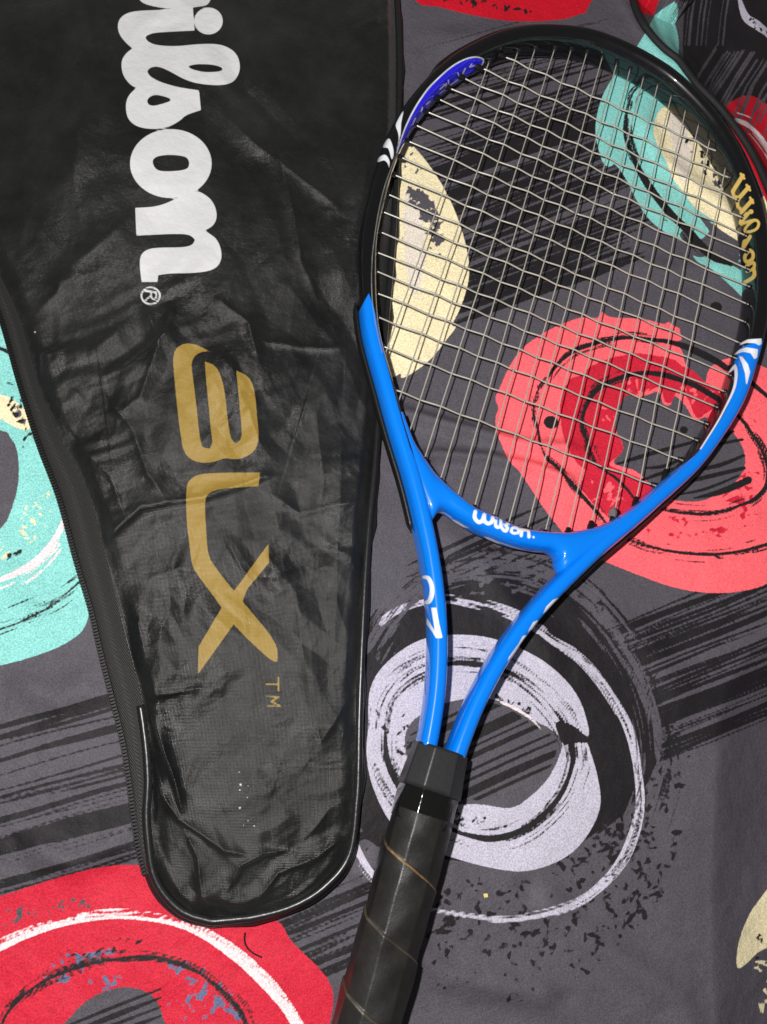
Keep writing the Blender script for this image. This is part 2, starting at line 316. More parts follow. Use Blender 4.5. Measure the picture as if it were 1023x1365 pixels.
ink.splat([(916, 188), (928, 180), (940, 200), (936, 222), (920, 205)], 12, (2, 5.5), 60); ink.splat([(935, 190), (952, 215), (968, 248), (958, 245), (940, 215)], 16, (2, 5), 61); grey.splat([(940, 215), (965, 245), (955, 250), (938, 228)], 7, (3, 6), 62)
grey.poly([(930, 286), (944, 293), (957, 305), (974, 318), (990, 332), (984, 344), (965, 350), (945, 340), (928, 322), (938, 318), (946, 308)])
ink.line([(852, 113), (842, 128), (835, 148), (832, 168), (836, 188), (844, 208), (852, 226), (864, 246), (880, 268), (898, 289), (916, 306), (932, 325), (952, 343), (975, 352)], [3, 2, 1.5, 2, 4, 6, 8, 10, 10, 10, 10, 12, 10, 5], 6)
ink.dry([(862, 112), (845, 125), (838, 150), (836, 180), (846, 212), (860, 240)], 4, 26, (1.2, 3.2), (.1, .35), seed=63); ink.dry([(880, 290), (905, 300), (930, 330), (985, 362)], 6, 10, (1, 2.6), (.1, .3), seed=64)
teal.poly([(923, 340), (934, 344), (944, 339), (953, 346), (976, 353), (992, 363), (1000, 372), (1004, 412), (990, 396), (966, 373), (946, 356), (930, 350)]); teal.ell(988, 337, 5, 4); teal.splat([(984, 345), (998, 348), (996, 362)], 4, (2, 4), 65)
ink.ell(955, 409, 8, 6.5, .3)
# coral ring
coral.poly([(671, 597), (662, 578), (660, 556), (666, 544), (659, 531), (667, 517), (675, 496), (693, 466), (722, 445), (750, 431), (777, 422), (797, 424), (803, 415), (811, 423), (836, 424), (862, 425), (885, 433), (892, 429), (901, 436), (906, 437), (909, 453), (901, 456), (911, 469), (913, 486), (925, 497), (941, 510), (943, 497), (949, 487), (964, 479), (980, 476), (1011, 485), (1040, 500), (1090, 560), (1110, 640), (1080, 730), (1030, 778), (985, 790), (940, 791), (895, 783), (850, 766), (804, 748), (765, 728), (749, 708), (726, 679), (706, 648), (691, 626), (679, 616)])
crim.poly([(839, 472), (812, 478), (785, 490), (780, 499), (764, 503), (756, 512), (749, 527), (747, 549), (751, 580), (760, 603), (772, 620), (782, 629), (774, 648), (792, 672), (815, 690), (850, 672), (872, 648), (830, 628), (812, 618), (830, 604), (829, 588), (820, 572), (824, 549), (839, 541), (849, 525), (866, 521), (880, 516), (887, 536), (897, 535), (901, 524), (914, 526), (928, 556), (940, 552), (958, 537), (958, 521), (940, 509), (924, 494), (911, 489), (900, 480), (881, 475), (852, 471)], 3)
crim.splat([(786, 640), (840, 650), (815, 695), (795, 680)], 26, (2, 6), 69, cut=True); crim.splat([(835, 505), (880, 512), (870, 520), (838, 530)], 10, (2, 6), 70, cut=True); crim.splat([(905, 510), (950, 520), (945, 545), (918, 530)], 12, (2, 6), 71, cut=True); crim.splat([(800, 540), (822, 548), (815, 575), (800, 565)], 5, (2, 5), 72, cut=True)
grey.poly([(836, 527), (826, 541), (822, 556), (820, 572), (829, 588), (830, 602), (818, 617), (846, 627), (862, 640), (875, 655), (900, 667), (933, 668), (955, 660), (975, 648), (990, 630), (994, 612), (990, 596), (982, 582), (970, 570), (955, 560), (940, 556), (926, 560), (915, 542), (900, 528), (894, 540), (884, 538), (878, 522), (864, 526), (850, 530)], 3)
crim.splat([(960, 640), (1000, 600), (1015, 640), (990, 690), (965, 660)], 26, (3, 9), 73); crim.splat([(985, 545), (1010, 560), (1010, 580), (990, 575)], 9, (1.5, 4), 74, .5); crim.splat([(892, 688), (920, 690), (918, 700), (895, 698)], 7, (3, 6), 75); crim.splat([(880, 708), (960, 700), (975, 706), (960, 716), (900, 718)], 18, (3, 7), 76, .05); crim.splat([(850, 700), (870, 702), (868, 712), (855, 708)], 5, (2, 4), 77); crim.splat([(985, 675), (1010, 665), (1010, 700), (985, 705)], 6, (2, 6), 78)
coral.splat([(945, 640), (975, 630), (985, 655), (955, 660)], 8, (2, 5), 79)
a1 = [(730, 504), (738, 492), (751, 478), (769, 466), (792, 458), (812, 453), (838, 450), (862, 452), (888, 455), (911, 461), (932, 470), (956, 482), (974, 494), (999, 508), (1011, 518), (1030, 534)]
ink.line(a1, [2, 5, 5, 6, 6, 5, 5, 5, 6, 8, 10, 9, 8, 7, 6, 5], 5); ink.dry(a1[:9], 4, 34, (1, 2.4), (.06, .25), seed=80)
a2 = [(728, 503), (721, 512), (716, 526), (712, 541), (712, 555), (717, 570), (720, 590), (723, 598), (729, 610), (746, 625), (761, 644), (777, 662), (794, 681), (808, 697)]
ink.line(a2, [2, 3, 2, 2, 4, 3, 4, 3, 4, 4, 5, 5, 4, 3], 5); ink.dry(a2[:6], 4, 24, (1, 2.2), (.1, .3), seed=81); ink.dry(a2[8:], 4, 24, (1, 2.4), (.1, .3), seed=82)
a3 = [(958, 532), (929, 515), (909, 507), (886, 500), (862, 497), (840, 500), (816, 508), (796, 519), (785, 535), (778, 553), (777, 570), (783, 588), (786, 600), (795, 619), (804, 626), (822, 638), (836, 652), (848, 668)]
ink.line(a3, [8, 8, 7, 8, 6, 6, 7, 8, 6, 4, 5, 4, 3, 3, 3, 4, 4, 3], 5); ink.dry(a3[5:14], 4, 40, (1, 2.4), (.08, .25), seed=83)
a4 = [(979, 549), (993, 564), (1005, 582), (1016, 600), (1024, 625), (1020, 650), (1003, 667), (988, 673), (966, 681), (937, 685), (907, 683), (880, 678)]
ink.line(a4, [5, 5, 4, 4, 4, 5, 5, 4, 4, 4, 3, 2], 5); ink.dry(a4, 4, 34, (1, 2.6), (.06, .2), seed=84)
a5 = [(835, 718), (868, 729), (902, 736), (937, 739), (966, 738), (1000, 732), (1040, 720)]
ink.line(a5, [2, 3, 4, 4, 4, 4, 4], 5); ink.dry(a5, 4, 34, (1, 2.6), (.06, .25), seed=85)
ink.ell(735, 563, 10, 8.5, .2); ink.ell(912, 573, 5.5, 5, 0); ink.ell(1026, 409, 8, 7)
for q, wv in (([(822, 619), (860, 607), (925, 589)], (3, 6, 4)), ([(862, 624), (890, 620), (930, 600)], (3, 5, 2)), ([(945, 590), (965, 582), (978, 575)], (4, 5, 3)), ([(925, 604), (960, 592), (990, 586)], (3, 4, 4)), ([(925, 627), (960, 620), (992, 607)], (4, 6, 4)), ([(905, 645), (950, 634), (992, 624)], (5, 6, 5)), ([(900, 660), (940, 652), (985, 634)], (2, 4, 3)), ([(925, 664), (960, 656), (998, 640)], (2, 8, 10)), ([(856, 640), (890, 628), (915, 620)], (4, 5, 3))):
    ink.line(q, wv, 5)
# teal ring at the left
teal.poly([(-70, 380), (5, 420), (45, 500), (90, 650), (120, 790), (118, 835), (90, 858), (50, 874), (0, 888), (-60, 895)])
grey.poly([(-60, 570), (0, 573), (15, 584), (24, 605), (25, 640), (18, 672), (5, 700), (-20, 716), (-60, 720)], 4)
cream.poly([(-30, 520), (0, 524), (22, 532), (45, 558), (40, 575), (22, 572), (0, 560), (-30, 548)], 3); teal.poly([(-30, 522), (0, 526), (20, 534), (43, 558), (38, 573), (22, 570), (0, 558), (-30, 546)], 3, cut=True)
ink.splat([(0, 500), (15, 510), (40, 545), (50, 590), (38, 600), (25, 570), (5, 530)], 26, (3, 7), 90); grey.splat([(10, 520), (40, 560), (30, 580)], 6, (3, 6), 91)
cr2 = newmask(); cr2.splat([(25, 675), (70, 655), (80, 690), (55, 735), (25, 715)], 26, (2, 6), 92); cr2.splat([(-5, 720), (12, 720), (10, 745), (-5, 748)], 6, (3, 6), 93)
white.line([(-10, 776), (20, 765), (52, 745), (76, 715), (90, 680)], [6, 8, 10, 8, 4], 5); white.dry([(-10, 790), (40, 770), (80, 730), (98, 690)], 6, 16, (1, 3), (.15, .4), seed=94)
ink.line([(-10, 842), (30, 828), (70, 806), (112, 770)], [3, 2.5, 2.5, 2], 5); ink.dry([(-10, 836), (30, 820), (75, 800), (112, 772)], 6, 22, (1, 2.4), (.1, .35), seed=95); ink.splat([(0, 728), (22, 722), (30, 735), (10, 745)], 6, (3, 6), 96); ink.line([(-5, 462), (12, 470), (24, 482)], [4, 5, 3], 4)
# red ring at the bottom left
crim.poly([(-80, 1215), (0, 1195), (60, 1175), (120, 1158), (165, 1152), (195, 1154), (240, 1180), (330, 1215), (376, 1228), (384, 1250), (405, 1271), (427, 1291), (441, 1311), (446, 1332), (440, 1362), (430, 1410), (200, 1460), (-80, 1460)])
white.line([(-20, 1275), (0, 1264), (40, 1246), (90, 1231), (150, 1223), (215, 1228), (262, 1244), (310, 1275), (350, 1310), (384, 1350), (400, 1385)], [7, 8, 7, 5, 4, 5, 5, 7, 10, 9, 8], 6)
white.dry([(-10, 1258), (60, 1232), (150, 1216), (230, 1225), (300, 1258), (360, 1308), (404, 1370)], 4, 46, (1, 2.8), (.08, .3), seed=100); grey.splat([(0, 1215), (60, 1205), (130, 1190), (135, 1205), (60, 1222), (0, 1240)], 34, (2, 6), 101)
b1 = [(0, 1372), (12, 1348), (40, 1320), (80, 1298), (140, 1281), (200, 1276), (250, 1289), (290, 1315), (322, 1348), (335, 1380)]
ink.line(b1, [3, 4, 3, 4, 4, 5, 4, 4, 4, 3], 5); ink.dry(b1, 5, 46, (1, 2.6), (.08, .28), seed=102)
slate.splat([(55, 1300), (75, 1278), (140, 1262), (165, 1270), (120, 1285), (80, 1310)], 26, (3, 9), 103); slate.splat([(215, 1285), (245, 1278), (310, 1320), (325, 1365), (290, 1340), (240, 1305)], 34, (3, 10), 104); slate.splat([(118, 1300), (160, 1295), (162, 1325), (120, 1320)], 14, (3, 7), 105); slate.splat([(215, 1310), (260, 1315), (300, 1365), (250, 1370), (225, 1340)], 20, (3, 8), 106); ink.splat([(60, 1270), (190, 1240), (200, 1262), (80, 1290)], 24, (2, 5), 107, -.3)
grey.poly([(70, 1400), (95, 1355), (122, 1330), (160, 1316), (195, 1322), (214, 1345), (212, 1400)], 3)
for k in range(6): ink.line([(80, 1372+k*12), (150, 1343+k*12), (215, 1318+k*12)], [3, 5+3*(k % 2), 3], 4)
# scraps at the edges of the picture
cream.poly([(1050, 1165), (1012, 1200), (994, 1230), (984, 1262), (983, 1290), (996, 1284), (1010, 1270), (1028, 1262), (1070, 1250)], 3); ink.splat([(998, 1268), (1012, 1240), (1040, 1225), (1040, 1262), (1010, 1280)], 14, (2, 6), 115); cream.splat([(1000, 1290), (1040, 1265), (1050, 1340), (1015, 1330)], 16, (4, 9), 110); cream.splat([(1010, 1335), (1045, 1330), (1045, 1400), (1015, 1390)], 12, (4, 8), 111)
r2 = newmask(); r2.poly([(540, -60), (553, 0), (585, 9), (625, 19), (680, 28), (740, 27), (770, 20), (785, 8), (792, -60)], 3); r2.poly([(828, -40), (838, 0), (852, 14), (872, 20), (884, 2), (884, -40)], 3)
r2.poly([(962, 148), (978, 134), (998, 127), (1018, 136), (1040, 160), (1060, 240), (1040, 300), (1012, 245), (992, 200)], 3)
ink.splat([(580, 0), (640, 8), (720, 22), (700, 10), (600, -10)], 22, (2, 6), 112)
white.line([(978, 160), (995, 166), (1010, 178), (1022, 195), (1034, 220)], [3, 5, 5, 6, 6], 5); white.dry([(980, 158), (1000, 166), (1020, 188), (1036, 215)], 4, 14, (1, 2), (.2, .4), seed=113)
lav.line([(985, -5), (994, 22), (1010, 34), (1026, 48), (1045, 80)], [4, 10, 12, 8, 10], 5); ink.splat([(985, 10), (1010, 25), (1030, 50), (1000, 40)], 12, (1.5, 4), 114)
cream.poly([(1012, 266), (1040, 262), (1060, 310), (1030, 318), (1018, 296)], 3); teal.poly([(1014, 320), (1040, 318), (1060, 400), (1025, 380)], 3)

tb = NT('printed_bedspread_fabric')
col = tb.layers(lin(81, 78, 85), [('p_stripe', lin(32, 30, 33), 1.5, 520), ('p_lav', lin(186, 182, 197), .6, 600), ('p_cream', lin(234, 222, 182), .7, 600), ('p_pale', lin(222, 212, 198), 5, 160), ('p_teal', lin(134, 205, 198), .7, 600), ('p_coral', lin(250, 102, 110), .9, 600),
                ('p_crim', lin(200, 36, 58), 1.6, 500), ('p_red', lin(196, 20, 40), 1.0, 500), ('p_grey', lin(81, 78, 85), 1.6, 600), ('p_slate', lin(96, 106, 138), 1.8, 500), ('p_cr2', lin(228, 220, 180), 1.2, 500), ('p_ink', lin(33, 31, 33), 1.3, 800), ('p_white', lin(232, 218, 220), 1.4, 800)])
col = tb.mix(.5, col, tb.mix(tb.ramp(tb.noise(60, 4), .3, .7), (.86, .86, .86, 1), (1.0, 1.0, 1.0, 1)), 'MULTIPLY')
fib = tb.noise(1250, 2, .75); col = tb.mix(1.0, col, tb.mix(tb.ramp(fib, .36, .64), (.74, .74, .75, 1), (1.24, 1.23, 1.24, 1)), 'MULTIPLY')
tb.put(tb.b.inputs['Base Color'], col); tb.b.inputs['Roughness'].default_value = .6; tb.b.inputs['Specular IOR Level'].default_value = .2
tb.b.inputs['Sheen Weight'].default_value = .0; tb.b.inputs['Sheen Roughness'].default_value = .5
tb.put(tb.b.inputs['Normal'], tb.bump(tb.noise(1500, 2, .6), .6, .0003, tb.bump(tb.noise(260, 3), .35, .0012)))
spread = mesh('bedspread', P0, gridf(len(gx), len(gy)), tb.m)
for nm, m in (('stripe', stripe), ('lav', lav), ('cream', cream), ('pale', pale), ('teal', teal), ('coral', coral), ('crim', crim), ('red', r2), ('grey', grey), ('slate', slate), ('cr2', cr2), ('ink', ink), ('white', white)): setattr_(spread, 'p_'+nm, m.d)
spread['label'] = 'dark grey bedspread printed with red, teal, cream and pale brushed rings under the racket'; spread['category'] = 'bedspread'
blackcloth = simple('black_piping_cloth', (.008, .008, .009, 1), .7, spec=.3, bumpn=(900, .4, .0006))
sp = cat(SEAM, 8, False); sw = np.array([at(u, v) for u, v in sp]); sw[:, 2] = cloth_z(sp[:, 0], sp[:, 1])+.0022
for k in range(3):
    sw2 = np.array([at(u, v, z) for (u, v), z in zip(sp, sw[:, 2])])
pip = tube('seam_piping', resamp(sw2, .003), .0026, blackcloth, spread, m=10)

# ------------------------------------------------------------------ the racket cover
bagL = [(-95, -60), (-88, 60), (-70, 170), (-40, 270), (-8, 350), (26, 426), (53, 520), (80, 585), (113, 648), (135, 725), (153, 796), (170, 865), (185, 920), (195, 985), (199, 1040), (197, 1085), (200, 1127), (206, 1164), (222, 1193), (248, 1216), (285, 1227)]
bagR = [(520, -60), (528, 0), (531, 80), (531, 150), (528, 220), (524, 300), (519, 370), (512, 450), (505, 540), (499, 620), (491, 700), (486, 770), (483, 830), (480, 900), (478, 958), (477, 1020), (475, 1064), (465, 1138), (433, 1180), (391, 1206), (338, 1221), (285, 1227)]
topL = [(285, -372), (180, -360), (80, -325), (0, -270), (-62, -190), (-92, -110)]; topR = [(285, -372), (380, -355), (450, -300), (490, -220), (510, -130)]
Lc = cat(topL+bagL, 10, False); Rc = cat(topR+bagR, 10, False)
Lw = resamp(np.array([at(u, v, .008) for u, v in Lc]), .001); Rw = resamp(np.array([at(u, v, .008) for u, v in Rc]), .001)
NRow, NCol = 760, 340
def equal(P, n): d = np.r_[0, np.cumsum(np.linalg.norm(np.diff(P, axis=0), axis=1))]; s = np.linspace(0, d[-1], n); return np.column_stack([np.interp(s, d, P[:, k]) for k in range(3)])
# rows joined at equal image height so that the cloth grid runs across the cover
vl = proj(Lw)[1]; vr = proj(Rw)[1]
tt = np.linspace(0, 1, NRow); rows = -371.5+(1226.6+371.5)*(.5-.5*np.cos(np.pi*tt))*.25+(1226.6+371.5)*tt*.75
def byv(P, v_, rows): o = np.argsort(v_, kind='stable'); return np.column_stack([np.interp(rows, v_[o], P[o, k]) for k in range(3)])
A, B = byv(Lw, vl, rows), byv(Rw, vr, rows)
t = np.linspace(0, 1, NCol)
G = A[:, None]*(1-t)[None, :, None]+B[:, None]*t[None, :, None]
from_edge = np.minimum(np.linalg.norm(G-A[:, None], axis=2), np.linalg.norm(G-B[:, None], axis=2))
endd = np.minimum(np.abs(G[..., 1]-G[-1, 0, 1]), np.abs(G[..., 1]-G[0, 0, 1]))
dome = np.minimum(from_edge, endd)
GU, GV = proj(G)
puff = .0026*sstep(dome, 0, .010)+.0055*sstep(dome, .0, .11)
def crease(pts, amp, wd, sharp=1.0, fade=30):
    fade = max(fade, wd*3.2)                    # a soft ridge with a steeper lip on one side
    d = dpoly(GU, GV, pts); e = np.minimum(np.hypot(GU-pts[0][0], GV-pts[0][1]), np.hypot(GU-pts[-1][0], GV-pts[-1][1]))
    prof = np.where(d > 0, np.exp(-np.abs(d/(wd*sharp))**1.25), np.exp(-np.abs(d/wd)**1.0))
    return amp*prof*sstep(e, 0, fade)
warp = 16*vnoise(GU, GV, 21, 1/55.)
wr = np.zeros(GU.shape)
for pts, amp, wd, sh in (
    ([(120, 745), (160, 710), (190, 683), (230, 676), (270, 672), (310, 660), (350, 645), (380, 640)], .0042, 12, .35), ([(340, 655), (400, 690), (440, 680), (490, 672)], .0022, 12, .5),
    ([(285, 155), (330, 200), (390, 245), (450, 290), (480, 300)], .0032, 20, .4), ([(0, 250), (50, 310), (100, 365), (150, 330), (200, 280)], .0030, 26, .5), ([(90, 360), (80, 400), (40, 430)], .003, 14, .5),
    ([(190, 400), (215, 470), (190, 540), (150, 570)], .0034, 16, .5), ([(240, 400), (220, 460), (170, 500), (110, 520)], .0026, 12, .5), ([(130, 520), (180, 580), (200, 640), (230, 680)], .0030, 14, .6),
    ([(270, 400), (330, 440), (350, 510)], .0024, 14, .5), ([(340, 465), (390, 470), (440, 472), (470, 466)], .0022, 7, .4), ([(360, 180), (390, 300), (400, 360), (430, 420)], .0024, 16, .5),
    ([(440, 500), (420, 560), (430, 650), (420, 720)], .0024, 22, .7), ([(390, 760), (400, 850), (415, 950), (440, 1030)], .0022, 20, .6), ([(290, 700), (320, 760), (350, 800)], .0022, 14, .5),
    ([(195, 930), (215, 985), (235, 1040), (248, 1095)], .0050, 11, .4), ([(190, 960), (205, 1010), (215, 1060), (205, 1110)], .003, 8, .6), ([(186, 930), (230, 925), (280, 915)], .003, 9, .5), ([(205, 1040), (240, 1090), (300, 1130), (350, 1140)], .0036, 12, .45),
    ([(240, 1090), (265, 1140), (270, 1190), (300, 1210)], .0036, 12, .5), ([(300, 1190), (320, 1150), (350, 1135), (390, 1130)], .0042, 10, .4), ([(390, 1130), (420, 1100), (450, 1060)], .003, 14, .6), ([(340, 1200), (370, 1160), (420, 1140), (460, 1110)], .003, 10, .5),
    ([(420, 1000), (445, 960), (470, 920)], .0022, 12, .5), ([(120, -120), (125, 20), (120, 150), (105, 260), (120, 380)], .0085, 60, .8), ([(490, -120), (500, 40), (495, 160), (480, 280), (440, 420)], .0085, 70, .6), ([(300, -140), (330, 20), (345, 110), (330, 220)], .0035, 60, .6), ([(455, 560), (450, 700), (445, 850), (440, 980)], .003, 34, .6), ([(110, 460), (60, 480), (50, 560)], .002, 12, .6),
    ([(320, 520), (345, 600), (330, 650)], .002, 18, .7), ([(180, 780), (240, 760), (290, 770)], .0018, 16, .6), ([(100, 590), (150, 640), (170, 700)], .0022, 12, .6)):
    wr += crease([(a, b) for a, b in pts], amp*.8, wd, sh)
U2, V2 = GU+warp, GV-warp
rid = lambda s_, k, kk=1.0: (1-np.abs(vnoise(U2*kk, V2, s_, k)))**1.0*1.4
lowm = sstep(GV, 300, 520); patch = sstep(vnoise(GU, GV, 31, 1/80.), -.5, .5)
R2 = lambda a_, k, sd: (1-np.abs(vnoise((GU*math.cos(a_)+GV*math.sin(a_))+warp, (-GU*math.sin(a_)+GV*math.cos(a_))*.35+warp, sd, k)))
wr += .0022*vnoise(U2, V2, 22, 1/110.)+.0012*rid(23, 1/85.)
tri = lambda q: np.abs(np.mod(q, 1)-.5)*4-1
rk = np.random.default_rng(77)
for k_ in range(13):                                            # straight sharp creases of thin nylon, each set living in its own patches
    an = rk.uniform(0, np.pi); lam = rk.uniform(34, 120); ph0 = rk.uniform(0, 9); sd = 40+k_
    q = (GU*math.cos(an)+GV*math.sin(an)+30*vnoise(GU, GV, sd, 1/130.)+9*vnoise(GU, GV, sd+30, 1/45.))/lam+ph0
    q = q+.22*np.sin(q*2.1+k_)
    wr += lam*.0000085*tri(q)*(1-.45*sstep(GV, 860, 980)*sstep(1130-GV, 0, 60))*sstep(vnoise(GU, GV, sd+60, 1/75.), -.05, .6)*(.45+.55*lowm)
wr += .00030*R2(.4, 1/13., 25)*lowm*patch+.00028*R2(1.3, 1/11., 28)*lowm*(1-patch)
wr *= sstep(dome, 0, .009)
G[..., 2] += puff+wr
BU, BV = proj(G); bu, bv = BU.ravel(), BV.ravel()
bagroot = empty('racket_cover', at(300, 800, 0), 'black nylon racket cover with white and gold lettering lying left of the blue racket', 'racket cover')
bo = np.array(bagroot.location)
tn = NT('black_nylon')
wx = tn.n('ShaderNodeTexWave', wave_type='BANDS', bands_direction='X'); wy = tn.n('ShaderNodeTexWave', wave_type='BANDS', bands_direction='Y')
for wv in (wx, wy): tn.put(wv.inputs['Vector'], tn.tc); wv.inputs['Scale'].default_value = 500; wv.inputs['Distortion'].default_value = 1.2; wv.inputs['Detail'].default_value = 1
weave = tn.math('MAXIMUM', wx.outputs['Fac'], wy.outputs['Fac'])
bc = tn.layers(tn.mix(tn.ramp(tn.noise(17, 6, .68), .40, .74), (.0045, .0046, .0048, 1), (.017, .0175, .0175, 1)), [('p_white', lin(205, 205, 208), .25, 900), ('p_gold', lin(148, 121, 52), .8, 900)])  # greyer patches: dusty scuffs, with sheen on the nylon also put into colour
bc = tn.mix(.6, bc, tn.mix(tn.ramp(weave, .2, .9), (.7, .7, .7, 1), (1.12, 1.12, 1.12, 1)), 'MULTIPLY')
tn.put(tn.b.inputs['Base Color'], bc)
patch_rough = tn.ramp(tn.noise(28, 5, .65),   .35, .72, .33, .56); tn.put(tn.b.inputs['Roughness'], patch_rough); tn.b.inputs['Specular IOR Level'].default_value = .5
tn.b.inputs['Sheen Weight'].default_value = .10; tn.b.inputs['Sheen Roughness'].default_value = .35
tn.put(tn.b.inputs['Normal'], tn.bump(weave, .50, .00020, tn.bump(tn.noise(230, 4, .6), .45, .0009)))
panel = mesh('front_panel', G.reshape(-1, 3), gridf(NRow, NCol), tn.m, bagroot, bo)
wm, gm = Mask(bu, bv), Mask(bu, bv); K = 1.8944
s_ = lambda L, oy=0: [(x/K, y/K+oy) for x, y in L]
wm.poly(s_([(487, 12), (420, 25), (340, 27), (310, 38), (297, 58), (300, 85), (318, 108), (335, 122), (318, 135), (306, 155), (310, 190), (330, 215), (345, 222), (325, 240), (317, 265), (322, 300), (345, 320), (385, 327), (425, 322), (455, 305), (470, 290), (508, 278), (503, 228), (460, 222), (430, 215), (400, 205), (378, 192), (372, 180), (380, 170), (400, 167), (430, 180), (470, 203), (510, 213), (560, 216), (590, 208), (605, 185), (607, 160), (598, 135), (575, 118), (545, 110), (490, 112), (450, 117), (395, 115), (370, 103), (368, 92), (385, 83), (430, 80), (492, 77)]))
wm.poly(s_([(476, 168), (500, 162), (540, 164), (562, 172), (555, 180), (520, 182), (490, 176)]), 3, cut=True); wm.poly(s_([(372, 256), (380, 244), (400, 240), (434, 252), (400, 265), (380, 266)]), 3, cut=True)
wm.ell(527/K, 53/K, 36/K, 34/K)
wm.ell(432/K, 413/K, 103/K, 87/K); wm.poly(s_([(342, 525), (345, 595), (440, 590), (480, 592), (493, 605), (488, 618), (465, 625), (400, 625), (370, 630), (355, 645), (353, 670), (358, 712), (398, 712), (400, 695), (430, 690), (480, 690), (530, 685), (555, 670), (562, 640), (550, 605), (530, 590), (518, 582), (540, 570), (550, 545), (540, 510), (515, 488), (490, 480), (450, 500), (400, 522)]))
wm.poly(s_([(386, 410), (396, 396), (430, 391), (468, 396), (478, 410), (472, 426), (440, 432), (400, 430)]), 4, cut=True)
wm.line([(150, -112), (190, -120), (245, -118), (262, -100), (200, -82), (165, -66), (160, -52), (200, -50), (250, -46), (264, -28), (215, -14), (196, -6), (232, 1), (270, -3)], 22, 5)
a = np.linspace(0, 2*np.pi, 25); wm.line(np.column_stack([381/K+12.4*np.cos(a), 747/K+11.2*np.sin(a)]), 2.4)
wm.line([(194.5, 388), (208, 389.5)], 2.4); wm.line([(208, 389.5), (208.5, 395), (206, 398.5), (202.5, 397), (201.5, 389)], 2.2, 4); wm.line([(201.5, 394), (194.5, 400)], 2.2)
gm.poly(s_([(530, 130), (500, 113), (470, 108), (445, 120), (437, 145), (440, 190), (450, 290), (458, 350), (465, 385), (485, 405), (515, 412), (545, 408), (568, 398), (590, 403), (620, 398), (645, 380), (655, 350), (650, 300), (645, 240), (638, 210), (625, 190), (597, 178), (600, 205), (605, 260), (612, 335), (608, 355), (595, 362), (583, 350), (575, 300), (568, 230), (560, 195), (545, 165), (518, 155), (520, 190), (527, 260), (533, 330), (538, 360), (530, 375), (512, 372), (505, 350), (497, 270), (487, 190), (483, 160), (492, 140), (510, 130)], 400))
gm.poly([(347, 630), (345, 648), (296, 651), (277, 657), (273, 669), (275, 706), (277, 738), (285, 754), (322, 800), (371, 858), (370, 882), (362, 882), (310, 832), (295, 808), (264, 767), (256, 754), (253, 727), (249, 696), (248, 653), (252, 640), (264, 632), (296, 630)])
gm.poly([(358, 725), (359, 750), (330, 785), (312, 832), (264, 899), (265, 862), (297, 808), (318, 780)])
gm.line([(355, 912), (371, 912)], 2.2); gm.line([(371.5, 903), (371.5, 921)], 2.2); gm.line([(356, 928), (372, 929), (362, 935), (374, 941), (357, 941)], 2.0)
for fx, fy, fr in ((319, 1029, 1.0), (321, 1046, 1.8), (320, 1053, 1.2), (331, 1048, .9), (320, 1077, 1.7), (330, 1063, .8), (331, 1094, 1.0), (339, 1101, 1.1), (325, 1100, .9), (47, 443, 1.6)): wm.ell(fx, fy, fr, fr*.8, fx, n=10)   # pale worn flecks
setattr_(panel, 'p_white', wm.d); setattr_(panel, 'p_gold', gm.d)
plain = NT('black_gusset_nylon'); plain.put(plain.b.inputs['Base Color'], (.010, .010, .011, 1)); plain.b.inputs['Roughness'].default_value = .6
plain.put(plain.b.inputs['Normal'], plain.bump(plain.noise(700, 3), .4, .0006))
vinyl = simple('black_vinyl_piping', (.012, .012, .013, 1), .32, spec=.5, bumpn=(260, .25, .0006))
# gusset strip round the right side and bottom, from under the piping down to the bed
rim = resamp(np.vstack([B[::4], A[-1:-160:-4]]), .0016)
ctr = G.reshape(-1, 3).mean(0); T = np.gradient(rim, axis=0); T /= np.linalg.norm(T, axis=1)[:, None]+1e-9; Nn = np.column_stack([T[:, 1], -T[:, 0], 0*T[:, 0]])
Nn *= np.sign(np.sum((rim-ctr)*Nn, 1)).reshape(-1, 1)*0+1
if np.mean(np.sum((rim-ctr)*Nn, 1)) < 0: Nn = -Nn
wob = 1+.35*np.interp(np.arange(len(rim)), np.arange(0, len(rim)+9, 9), rng.uniform(-1, 1, len(np.arange(0, len(rim)+9, 9))))
gs = []
for dn, z in ((-.001, .0078), (.0015, .0070), (.0034, .0056), (.0042, .0036), (.0036, .0016), (.002, .0002)):
    q = rim+Nn*(dn*wob)[:, None]; q[:, 2] = z; gs.append(q)
gs = np.stack(gs, 1); mesh('gusset', gs.reshape(-1, 3), gridf(len(rim), 6), plain.m, bagroot, bo)
pp = rim.copy()+Nn*.0004; pp[:, 2] = .0088; tube('piping', pp, .0019, vinyl, bagroot, bo, m=10)
back = [A[i] for i in range(0, NRow, 6)]+[B[i] for i in range(NRow-1, -1, -6)]
bm = bmesh.new(); vv = [bm.verts.new((p[0]-bo[0], p[1]-bo[1], .0012)) for p in back]; bm.faces.new(vv); bmesh.ops.triangulate(bm, faces=bm.faces[:])
me = bpy.data.meshes.new('back_panel'); bm.to_mesh(me); bm.free(); link('back_panel', me, plain.m, bagroot)
